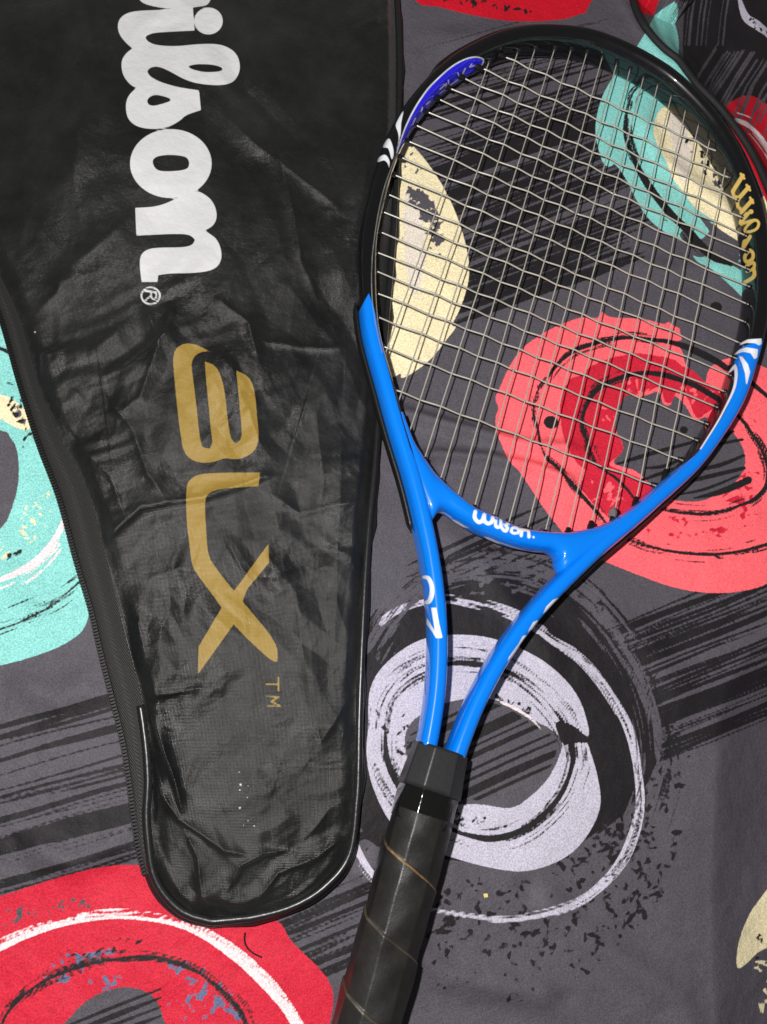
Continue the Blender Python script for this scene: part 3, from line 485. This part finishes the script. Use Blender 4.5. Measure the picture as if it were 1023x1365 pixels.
# zip: woven tape along the left side with its row of teeth
zi = cat([(p[0], p[1]) for p in bagL[:18]], 8, False)
zo = cat([(-128, -60), (-120, 60), (-102, 170), (-72, 270), (-40, 340), (-3, 412), (26, 510), (52, 592), (79, 664), (101, 745), (121, 812), (134, 868), (147, 920), (163, 985), (172, 1040), (178, 1085), (184, 1127), (193, 1164)], 8, False)
zi_w = np.array([at(u, v, .0075) for u, v in zi]); zo_w = np.array([at(u, v, .0035) for u, v in zo])
n_ = 420; zi_w = equal(zi_w, n_); zo_w = equal(zo_w, n_)
tape = np.stack([zi_w*(1-k)+zo_w*k+np.array([0, 0, h]) for k, h in ((-.05, .0010), (.15, .0012), (.38, .0), (.55, .0013), (.8, .0014), (1.0, .0), (1.03, -.003))], 1)
tapem = NT('zip_tape_weave'); tw = tapem.n('ShaderNodeTexWave', bands_direction='DIAGONAL'); tapem.put(tw.inputs['Vector'], tapem.tc); tw.inputs['Scale'].default_value = 420; tw.inputs['Distortion'].default_value = 2
tapem.put(tapem.b.inputs['Base Color'], tapem.mix(tw.outputs['Fac'], (.008, .008, .008, 1), (.022, .022, .022, 1))); tapem.b.inputs['Roughness'].default_value = .65; tapem.put(tapem.b.inputs['Normal'], tapem.bump(tw.outputs['Fac'], .6, .0004))
mesh('zip_tape', tape.reshape(-1, 3), gridf(n_, 7), tapem.m, bagroot, bo)
teethm = simple('black_zip_coil', (.006, .006, .006, 1), .55, spec=.3)
zt = resamp(np.array([at(u, v, .0050) for u, v in zo]), .00155); Tt = np.gradient(zt, axis=0); Tt /= np.linalg.norm(Tt, axis=1)[:, None]; Sx = np.column_stack([-Tt[:, 1], Tt[:, 0], 0*Tt[:, 0]])
VV = []; FF = []
for k in range(len(zt)):
    c0 = zt[k]; b = len(VV)
    for i in (-1, 1):
        for j in (-1, 1):
            for l in (-1, 1): VV.append(c0+Tt[k]*i*.00048+Sx[k]*j*.0016*(1 if l < 0 else .7)+np.array([0, 0, l*.0008]))
    for q in ((0, 1, 3, 2), (4, 6, 7, 5), (0, 4, 5, 1), (2, 3, 7, 6), (0, 2, 6, 4), (1, 5, 7, 3)): FF.append([b+i for i in q])
zto = mesh('zip_teeth', VV, FF, teethm, bagroot, bo, smooth=False); zto['kind'] = 'stuff'

# ------------------------------------------------------------------ the racket
mt = [(652, 83), (690, 71), (713, 67), (739, 67), (761, 68), (782, 72), (803, 77), (822, 86), (840, 93), (858, 103.5), (877, 113), (895, 128), (914, 147), (931.5, 166), (946, 187), (967, 224)]
mb = [(512, 477), (530, 540), (545, 579), (566, 612), (587, 640), (610, 662), (632.6, 676), (657.6, 689), (678, 699), (703, 706), (727, 709), (758, 706), (788.6, 697), (820, 680), (848.5, 665), (888, 628)]
cl = [(673, 76), (643, 92), (618.6, 104), (600, 117.7), (585, 132), (569.7, 149), (554, 166.5), (544, 188), (534.5, 209.5), (525.7, 233), (517, 258.6), (510, 282), (507, 309), (502, 336), (501, 361), (502, 390.5), (503, 422), (510, 462), (524, 519)]
cr = [(958, 202), (973, 236.5), (984, 267), (990, 290), (994, 314), (996, 335), (996, 358), (997, 381), (996, 405), (993, 429), (986, 457), (977.5, 476), (973.5, 500), (966.7, 522), (954, 542), (940, 564), (926.8, 586), (905.6, 612), (870, 646)]
hr = lambda p: hitc(p, NR, DR)
EA = unit(np.mean([unit(hr(a_)-hr(b_)) for a_, b_ in zip(mt, mb)], 0)); EB = np.cross(EA, NR)
OC = hr((745, 390))+.003*EB
LW = np.array([EB, EA, NR])@RW.T                                # local racket axes (across, along, up) in world
OW = c2w(OC)
def l2w(L): return OW+np.asarray(L)@LW
def loc(p): v = hr(p)-OC; return np.array([v@EB, v@EA])
root = empty('tennis_racket', l2w([0, -.475, 0]), 'blue and black tennis racket with pale strings lying on the bedspread', 'racket')
ro = np.array(root.location)
inn = np.array([(0, 198), (15, 197), (28, 195), (40, 190.5), (51.5, 184.5), (63.5, 177), (74, 168), (84, 157.5), (94, 143), (103, 128), (108.6, 115), (113, 102.5), (116.5, 89.5), (119.5, 76), (121.5, 62), (122.3, 48.5), (122.3, 34), (121.3, 18), (119.9, 5.5), (118.3, -8.5), (116, -22), (112.4, -34.5), (107.8, -48), (102.5, -62), (94.7, -79)])/1000
tg = np.gradient(inn, axis=0); tg /= np.linalg.norm(tg, axis=1)[:, None]; nn = np.column_stack([-tg[:, 1], tg[:, 0]]); nn *= np.sign(np.sum(nn*(inn-[0, .03]), 1))[:, None]
cen = inn+nn*.0066
half = np.vstack([cen, np.array([(84.6, -107), (70.8, -128.5), (56, -150), (45, -168), (33.2, -189), (23.2, -210.5), (17.2, -227), (12.4, -245), (9.6, -260), (7.5, -280), (7.1, -296)])/1000])
hl = half[::-1].copy(); hl[:, 0] *= -1; CLN = np.vstack([hl[:-1], half])
CLN = resamp(cat(CLN, 6, False), .0007)
ker = np.exp(-np.linspace(-2, 2, 41)**2); ker /= ker.sum()
pad = np.vstack([np.repeat(CLN[:1], 20, 0), CLN, np.repeat(CLN[-1:], 20, 0)]); CLN[25:-25] = np.column_stack([np.convolve(pad[:, k], ker, 'valid') for k in range(2)])[25:-25]
def loft(C, N2, Wd, Ht, n=3.0, m=64, hz=0.0):
    a_ = np.linspace(0, 2*np.pi, m, endpoint=False); ca, sa = np.cos(a_), np.sin(a_)
    px = np.sign(ca)*np.abs(ca)**(2/n); pz = np.sign(sa)*np.abs(sa)**(2/n)
    L = np.zeros((len(C), m, 3)); L[..., :2] = C[:, None]+N2[:, None]*(px[None, :, None]*(Wd/2)[:, None, None]); L[..., 2] = pz[None]*(Ht/2)[:, None]+hz
    return l2w(L)
TT = np.gradient(CLN, axis=0); TT /= np.linalg.norm(TT, axis=1)[:, None]; N2 = np.column_stack([-TT[:, 1], TT[:, 0]])
sh = sstep(-CLN[:, 1], .16, .22); arm = sstep(-CLN[:, 1], .02, .09); Wd = .0112-.0016*arm-.0002*sh; Ht = .0225-.003*arm-.0025*sh
FV = loft(CLN, N2, Wd, Ht, 2.7); nF = len(CLN)
tp = NT('frame_lacquer')
pc = tp.layers((.004, .004, .005, 1), [('p_blue', lin(0, 121, 232), .12, 500), ('p_violet', lin(36, 28, 228), .1, 500), ('p_black', (.004, .004, .005, 1), 0, 1), ('p_white', lin(226, 230, 236), .12, 900), ('p_silver', lin(150, 150, 150), .3, 900), ('p_gold', lin(190, 160, 82), .12, 900)])
tp.put(tp.b.inputs['Base Color'], pc); tp.b.inputs['Roughness'].default_value = .3; tp.b.inputs['Specular IOR Level'].default_value = .15; tp.b.inputs['Coat Weight'].default_value = 1; tp.b.inputs['Coat Roughness'].default_value = .03
scr = tp.ramp(tp.noise(900, 2), .62, .75, .0, 1.0); tp.put(tp.b.inputs['Roughness'], tp.math('MULTIPLY_ADD', tp.noise(90, 4), .25, .18)); tp.put(tp.b.inputs['Coat Normal'], tp.bump(tp.noise(140, 3), .05, .001))
frame = mesh('frame', FV.reshape(-1, 3), gridf(nF, 64, True), tp.m, root, ro)
def paint(o, PV, full_blue=False):
    fu, fv = proj(PV.reshape(-1, 3)); mk = lambda: Mask(fu, fv)
    bl, vi, bk, wh, si, go = [mk() for _ in range(6)]
    if full_blue: bl.d[:] = CL
    else:
        bl.poly([(492, 391), (488, 398), (480, 413), (470, 430), (470, 480), (500, 720), (540, 1060), (680, 1060), (780, 790), (1060, 560), (1060, 452), (1012, 454), (990, 460), (982, 470), (978, 488), (980, 503), (977, 521), (969, 545), (957, 566), (934, 599), (925, 609), (908, 621), (884, 637), (858, 661), (843, 676), (800, 702), (700, 740), (560, 640), (530, 540), (505, 440), (499, 410)])
        bk.poly([(972, 500), (978, 486), (978, 503), (975, 521), (966, 545), (955, 565), (932, 598), (906, 620), (882, 635), (856, 660), (840, 660), (900, 600), (950, 540)])
        T1 = lambda L: [(470+x/5.115, 60+y/5.115) for x, y in L]
        vi.poly(T1([(303, 735), (355, 590), (400, 490), (450, 400), (520, 300), (600, 220), (680, 150), (760, 105), (830, 86), (880, 95), (893, 112), (880, 140), (850, 165), (740, 240), (640, 310), (560, 380), (490, 460), (420, 560), (370, 640)]))
        wh.line(T1([(303, 735), (350, 592), (396, 488), (446, 398), (516, 298), (596, 217), (678, 147), (760, 101), (832, 82), (884, 92), (895, 112), (880, 140)]), [1.2, 1.6, 2, 2, 1.9, 1.8, 1.7, 1.7, 1.7, 1.7, 1.6, 1], 3)
        wh.poly(T1([(348, 450), (310, 510), (296, 550), (312, 600), (315, 650), (303, 715), (328, 610), (333, 530)]), 3); wh.poly(T1([(246, 636), (205, 695), (245, 705), (268, 780), (282, 740), (272, 680)]), 3); wh.poly(T1([(215, 748), (176, 770), (172, 798), (215, 786), (240, 806), (250, 835), (254, 795), (238, 760)]), 3)
        for q in ([(770, 160), (750, 200)], [(655, 240), (657, 282), (722, 236)], [(598, 302), (640, 264), (640, 300), (590, 335)], [(720, 190), (728, 215)], [(520, 390), (505, 405), (530, 385)], [(815, 130), (800, 150), (835, 140)], [(478, 425), (470, 455)], [(430, 500), (415, 530)]): wh.line(T1(q), 1.6)
        si.line([(530, 204), (521, 226), (512, 252), (505, 282), (499, 320), (496, 352), (496, 390), (499, 420), (504, 446), (510, 470)], 1.0, 4)  # lighter seam on the inner edge, its highlight painted as a thin line
        T7 = lambda L: [(823+x/5.115, 400+y/5.115) for x, y in L]
        for q in ([(985, 262), (890, 268), (850, 288), (828, 310), (880, 292), (940, 294), (966, 310), (985, 300)], [(960, 335), (880, 322), (830, 340), (796, 374), (860, 352), (910, 362), (936, 405), (955, 390)], [(826, 378), (852, 386), (892, 438), (907, 490), (884, 580), (878, 570), (872, 500), (850, 430)], [(752, 505), (780, 458), (806, 432), (822, 470), (820, 540), (804, 615), (740, 740), (690, 835), (570, 1020), (562, 1016), (680, 830), (732, 730), (792, 600), (802, 520), (798, 470), (775, 490)]): wh.poly(T7(q))
        bk.poly(T7([(826, 312), (880, 294), (930, 296), (870, 310), (830, 335), (800, 365), (795, 350)]))
        T5 = lambda L: [(823+x/5.115, 220+y/5.115) for x, y in L]
        for q, wv in (([(856, 72), (788, 180)], 5.4), ([(842, 60), (866, 92)], 3.2), ([(788, 180), (798, 212), (822, 222)], 4.4), ([(895, 152), (818, 240)], 5.4), ([(882, 136), (906, 172)], 3.2), ([(818, 240), (824, 285), (846, 300)], 4.4), ([(918, 242), (846, 322)], 5.4), ([(906, 222), (927, 258)], 3.2), ([(885, 335), (845, 385), (850, 400)], 6), ([(850, 400), (935, 375), (965, 395), (950, 435), (900, 455), (868, 445), (900, 400), (935, 376)], 3.6), ([(905, 488), (880, 530), (860, 560), (868, 520)], 5), ([(905, 580), (870, 620), (880, 660), (922, 640), (925, 600), (905, 580)], 4.4), ([(880, 690), (930, 665), (930, 705), (885, 725)], 4), ([(930, 705), (932, 760), (870, 800)], 5)): go.line(T5(q), wv, 4 if len(q) > 2 else 0)
        go.ell(823+912/5.115, 220+318/5.115, 3.4, 3.2)
        T9 = lambda L: [(540+x/5.115, 740+y/5.115) for x, y in L]; TS = lambda L: [(541.8+x/5.115, 741+y/5.115) for x, y in L]
        wh.line(T9([(128, 150), (160, 158), (182, 205), (184, 265), (165, 315), (140, 322)]), [4, 5.5, 6, 6.5, 6, 4], 4); wh.poly(T9([(178, 358), (214, 358), (235, 470), (258, 566), (212, 566), (185, 520), (148, 470), (150, 425), (205, 520)]))
        wh.poly(TS([(1040, 285), (1000, 300), (955, 345), (932, 395), (960, 372), (1010, 318), (1040, 300)])); wh.poly(TS([(896, 438), (866, 452), (838, 500), (830, 520), (862, 490), (898, 445)])); wh.poly(TS([(822, 540), (796, 545), (765, 600), (700, 690), (690, 720), (735, 665), (800, 570)]))
    if full_blue:
        T8 = lambda L: [(510+x/5.115, 560+y/5.115) for x, y in L]
        for q, wv in (([(634, 682), (633, 690), (638, 696), (643, 694), (646, 686)], 4.6), ([(646, 686), (646, 694), (651, 698), (656, 695), (657, 690)], 4.4), ([(661, 694), (661, 701), (664, 703)], 3.8), ([(668, 693), (668, 702), (671, 705)], 3.6), ([(678, 698), (674, 700), (677, 704), (675, 708), (671, 707)], 3.4), ([(689, 703), (683, 704), (682, 709), (687, 711), (692, 708), (689, 703)], 3.2), ([(696, 706), (695, 714)], 4), ([(696, 707), (702, 706), (705, 709), (705, 716)], 3.6)): wh.line(q, wv*1.12, 4 if len(q) > 2 else 0)
        wh.ell(662.5, 689, 1.8, 1.6); wh.ell(711.5, 716, 1.9, 1.7)
        wh.poly(T8([(470, 672), (490, 700), (540, 728), (596, 738), (560, 720), (510, 690)])); wh.poly(T8([(690, 792), (730, 826), (780, 842), (830, 842), (780, 826), (730, 802)])); wh.line([(587, 683), (593, 684), (602, 690)], 1.2); wh.line([(668, 724), (690, 731), (705, 735), (722, 736)], 1.2, 3)
    for nm, m in (('blue', bl), ('violet', vi), ('black', bk), ('white', wh), ('silver', si), ('gold', go)): setattr_(o, 'p_'+nm, m.d)
paint(frame, FV)
pairs = [((535, 555), (524, 560)), ((548, 588), (535, 600)), ((558, 603), (546, 640)), ((567, 615), (558, 674)), ((577, 629), (571, 697)), ((588, 642), (582, 686)), ((600, 654), (591, 683.5)), ((612, 664), (606, 693)), ((629, 677), (627, 705.6)), ((658, 690), (648, 716)), ((689, 704), (680, 728)), ((718, 709), (712, 734.5)), ((740, 710.5), (730, 737)), ((757, 710), (739, 745)), ((777, 706), (740, 757)), ((800, 700), (748, 764)), ((825, 687), (790, 735)), ((845, 673), (830, 702)), ((860, 660), (856, 683))]
Ub = np.array([loc(a_) for a_, b_ in pairs]); Lb = np.array([loc(b_) for a_, b_ in pairs])
Ub, Lb = cat(Ub, 12, False), cat(Lb, 12, False); Cb = (Ub+Lb)/2; Db = Ub-Lb; Wb = np.linalg.norm(Db, axis=1)*.97; Hb = np.full(len(Cb), .0175)
BV_ = loft(Cb, Db/np.linalg.norm(Db, axis=1)[:, None], Wb, Hb, 2.5, 72)
bridge = mesh('throat_bridge', BV_.reshape(-1, 3), gridf(len(Cb), 72, True), tp.m, root, ro); paint(bridge, BV_, True)
# bumper guard over the crown and the outer grommet strips
rub = simple('black_bumper_plastic', (.006, .006, .006, 1), .42, bumpn=(700, .15, .0005))
def strip(name, i0, i1, off, th, ht, hz):
    C = CLN[i0:i1]; n2 = N2[i0:i1]*1.0; out = np.sign(np.mean(np.sum(n2*(C-[0, .03]), 1))); k = np.linspace(0, 1, len(C)); e = sstep(np.minimum(k, 1-k), 0, .04)
    return mesh(name, loft(C+n2*out*(Wd[i0:i1]/2+off)[:, None], n2, th*(.25+.75*e), ht*(.4+.6*e), 2.6, 20, hz).reshape(-1, 3), gridf(len(C), 20, True), rub, root, ro)
sl = np.nonzero((CLN[:, 1] > .105))[0]; strip('bumper_guard', sl[0], sl[-1], .0006, .0034, .014, 0)
al = np.nonzero((CLN[:, 1] < -.058) & (CLN[:, 1] > -.176) & (CLN[:, 0] < 0))[0]; ar = np.nonzero((CLN[:, 1] < -.058) & (CLN[:, 1] > -.176) & (CLN[:, 0] > 0))[0]
strip('grommet_strip', al[0], al[-1], .0010, .0030, .006, -.002); strip('grommet_strip', ar[0], ar[-1], .0010, .0030, .006, -.002)
# strings, woven over and under
ts = NT('pale_string'); ts.put(ts.b.inputs['Base Color'], ts.mix(ts.noise(300, 2), (.30, .28, .24, 1), (.46, .44, .38, 1))); ts.b.inputs['Roughness'].default_value = .3; ts.b.inputs['Specular IOR Level'].default_value = 1.0; ts.b.inputs['Coat Weight'].default_value = .6; ts.b.inputs['Coat Roughness'].default_value = .2; ts.b.inputs['Subsurface Weight'].default_value = 0
ML = [(loc(a_), loc(b_)) for a_, b_ in zip(mt, mb)]; XL = [(loc(a_), loc(b_)) for a_, b_ in zip(cl, cr)]
def cross2(a_, b_, c_, d_):
    M = np.array([b_-a_, -(d_-c_)]).T; k = np.linalg.solve(M, c_-a_); return k
def string(name, a_, b_, others, par, amp, rad):
    ks = []
    for j, (c_, d_) in enumerate(others):
        k = cross2(a_, b_, c_, d_)
        if .0 < k[0] < 1 and -.01 < k[1] < 1.01: ks.append((k[0], par*(-1)**j))
    ks.sort(); T_ = [0]+[k for k, s in ks]+[1]; Z = [0]+[amp*s for k, s in ks]+[0]
    L_ = np.linalg.norm(b_-a_); t_ = np.unique(np.r_[np.linspace(0, 1, int(L_/.0022)), T_]); z = np.zeros(len(t_))
    for q in range(len(T_)-1):
        m = (t_ >= T_[q]) & (t_ <= T_[q+1]); f_ = (t_[m]-T_[q])/(T_[q+1]-T_[q]+1e-9); f_ = .5*f_+.5*f_*f_*(3-2*f_); z[m] = Z[q]+(Z[q+1]-Z[q])*f_
    e = (b_-a_)/L_; p2 = a_+np.outer(t_, b_-a_); p2[0] -= e*.006; p2[-1] += e*.006
    return tube(name, l2w(np.column_stack([p2, z])), rad, ts.m, root, ro, m=8)
for i, (a_, b_) in enumerate(ML): string('main_string', a_, b_, XL, (-1)**i, .00035, .00041)
for j, (a_, b_) in enumerate(XL): string('cross_string', a_, b_, ML, -(-1)**j, .00068, .00050)
gmat = simple('black_grommet_plastic', (.006, .006, .006, 1), .4); clear = simple('clear_grommet_plastic', (.9, .87, .85, 1), .1, spec=.7); clear.node_tree.nodes['Principled BSDF'].inputs['Transmission Weight'].default_value = .85
def lathe(prof, m=12):
    a_ = np.linspace(0, 2*np.pi, m, endpoint=False); V = [[(r*math.cos(x), r*math.sin(x), z) for x in a_] for z, r in prof]
    return np.array(V).reshape(-1, 3), gridf(len(prof), m, True)
gv, gf = lathe([(-.005, .0019), (.0008, .0019), (.0010, .0016), (.0030, .0015), (.0033, .0012), (.0033, .0007)])
g0 = mesh('grommet', gv, gf, gmat, root); first = True
EN = []
for a_, b_ in ML+XL:
    e = (b_-a_)/np.linalg.norm(b_-a_); EN += [(a_, e), (b_, -e)]
for k, (p, e) in enumerate(EN):
    o = g0 if k == 0 else g0.copy()
    if k: COL.objects.link(o); o.parent = root
    zz = np.array([*e, 0])@LW; xx = LW[2]; yy = np.cross(zz, xx); Mx = np.eye(4); Mx[:3, 0] = xx; Mx[:3, 1] = yy; Mx[:3, 2] = zz; Mx[:3, 3] = l2w([*(p-e*.0022), 0])-ro
    o.matrix_local = Matrix(Mx.tolist())
cb, cf = lathe([(-.003, .0022), (0, .0025), (.0012, .002), (.0028, .0017), (.0032, .0008)], 14)
o = mesh('clear_grommet', cb, cf, clear, root); p = loc((816, 684)); e = unit(ML[13][0]-ML[13][1]); zz = np.array([*e, 0])@LW; Mx = np.eye(4); Mx[:3, 0] = LW[2]; Mx[:3, 1] = np.cross(zz, LW[2]); Mx[:3, 2] = zz; Mx[:3, 3] = l2w([*p, .001])-ro; o.matrix_local = Matrix(Mx.tolist())
# handle: collar, tape, wrapped grip, butt cap
def octo(ph, a, b, rnd=.10):
    c_, s_2 = np.cos(ph), np.sin(ph); k = .83
    r1 = 1/np.maximum.reduce([np.abs(c_)/a, np.abs(s_2)/b, (np.abs(c_)/a+np.abs(s_2)/b)/(1+.46)])
    r2_ = 1/np.sqrt((c_/a)**2+(s_2/b)**2); return r1*(1-rnd)+r2_*rnd
ph = np.linspace(0, 2*np.pi, 160, endpoint=False)
def handle(name, A_, ra, rb, mat, rnd=.08, extra=None, cap=False):
    A_ = np.asarray(A_, float); V = np.zeros((len(A_), 160, 3))
    for i, (s, a, b) in enumerate(zip(A_, ra, rb)):
        r = octo(ph, a, b, rnd)
        if extra is not None: r = r+extra(s, ph)
        V[i, :, 0] = r*np.cos(ph); V[i, :, 1] = s; V[i, :, 2] = r*np.sin(ph)
    o = mesh(name, l2w(V).reshape(-1, 3), gridf(len(A_), 160, True), mat, root, ro)
    if cap:
        bm = bmesh.new(); bm.from_mesh(o.data); bm.verts.ensure_lookup_table()
        bm.faces.new([bm.verts[i] for i in range(160)]); bm.faces.new([bm.verts[(len(A_)-1)*160+i] for i in range(160)])
        bmesh.ops.recalc_face_normals(bm, faces=bm.faces); bm.to_mesh(o.data); bm.free()
    return o, V
colm = simple('charcoal_collar_plastic', (.017, .017, .018, 1), .42, bumpn=(1200, .2, .0003)); tapem2 = simple('glossy_black_tape', (.004, .004, .004, 1), .16, coat=.5, bumpn=(180, .3, .001))
handle('grip_collar', np.array([-.2785, -.2787, -.280, -.288, -.2965, -.2988, -.299]), [.0122, .0130, .0132, .0138, .0146, .0148, .014], [.0105, .0112, .0114, .0119, .0126, .0127, .012], colm, .03, cap=True)
handle('finishing_tape', np.array([-.2975, -.298, -.303, -.309, -.314]), [.0137, .0142, .0143, .0143, .0143], [.0119, .0123, .0124, .0125, .0125], tapem2, .25, lambda s, p_: .00025*np.sin(p_*3+s*900))
PIT = .0305; NPR = 52; gph = np.linspace(0, 2*np.pi, 161)+np.pi*.5
tgp = NT('worn_black_grip_tape'); sa = tgp.attr('wrap'); nz = tgp.noise(120, 3)
edge = tgp.ramp(tgp.math('ABSOLUTE', tgp.math('SUBTRACT', tgp.math('MULTIPLY_ADD', tgp.noise(70, 2), .02, sa), .030)), .010, .020, 1, 0); edge = tgp.math('MULTIPLY', edge, tgp.ramp(tgp.noise(48, 2), .36, .66, .25, 1))
tgp.put(tgp.b.inputs['Base Color'], tgp.mix(edge, tgp.mix(tgp.ramp(nz, .3, .7), (.009, .0085, .008, 1), (.017, .0155, .014, 1)), tgp.mix(tgp.noise(400, 2), (.03, .025, .018, 1), tgp.mix(tgp.attr('scuff'), (.13, .10, .06, 1), (.55, .33, .11, 1)))))
tgp.put(tgp.b.inputs['Roughness'], tgp.ramp(tgp.noise(80, 4), .3, .7, .34, .50)); tgp.put(tgp.b.inputs['Normal'], tgp.bump(tgp.noise(1500, 3), .18, .0003, tgp.bump(tgp.noise(130, 3), .25, .0012)))
gi = np.arange(-NPR, int(.152/PIT*NPR)+NPR); q0 = np.mod(gi/NPR+.22, 1.0); gV = np.zeros((len(gi), 161, 3))
for i, gk in enumerate(gi):
    sv = np.clip(-.3095-gk/NPR*PIT-PIT*(1-np.arange(161)/160), -.4605, -.3095); fr = (-.3095-sv)/.151
    r = octo(gph, .0139, .0124, .42)*(1+.03*fr)+.00085*(1-q0[i])*sstep(q0[i], 0, .03)+.00018*np.sin(gph*2+sv*130)+.00012*np.sin(sv*300+gph*5)
    gV[i, :, 0] = r*np.cos(gph); gV[i, :, 1] = sv; gV[i, :, 2] = r*np.sin(gph)
gr = mesh('grip', l2w(gV).reshape(-1, 3), gridf(len(gi), 161), tgp.m, root, ro)
sv_ = gV[..., 1].ravel(); px_ = np.tile(gph, len(gi)); setattr_(gr, 'scuff', np.exp(-((sv_+.331)/.010)**2)*np.clip(np.sin(px_), 0, 1))
setattr_(gr, 'wrap', np.repeat(np.where(q0 < .5, q0, q0-1), 161))
handle('butt_cap', np.array([-.458, -.462, -.467, -.4735, -.475]), [.0165, .0175, .0185, .0187, .0170], [.0148, .0158, .0168, .0170, .0155], colm, .2, cap=True)

# ------------------------------------------------------------------ a loose thread and a crumb
th = cat([(327, 1243), (326, 1252), (329, 1262), (337, 1270), (349, 1276)], 6, False); tw_ = np.array([at(u, v, .0012) for u, v in th])
o = tube('loose_thread', tw_, .00035, blackcloth, m=6); o['label'] = 'thin black loose thread lying on the red ring below the racket cover'; o['category'] = 'thread'
cr_ = simple('yellow_crumb', (.75, .62, .25, 1), .6); bm = bmesh.new(); bmesh.ops.create_icosphere(bm, subdivisions=2, radius=.0012)
for v_ in bm.verts: v_.co *= random.uniform(.75, 1.25)
me = bpy.data.meshes.new('crumb'); bm.to_mesh(me); bm.free(); o = link('crumb', me, cr_); o.location = at(648, 1194, .0015); o['label'] = 'tiny pale yellow crumb on the bedspread right of the grip'; o['category'] = 'crumb'
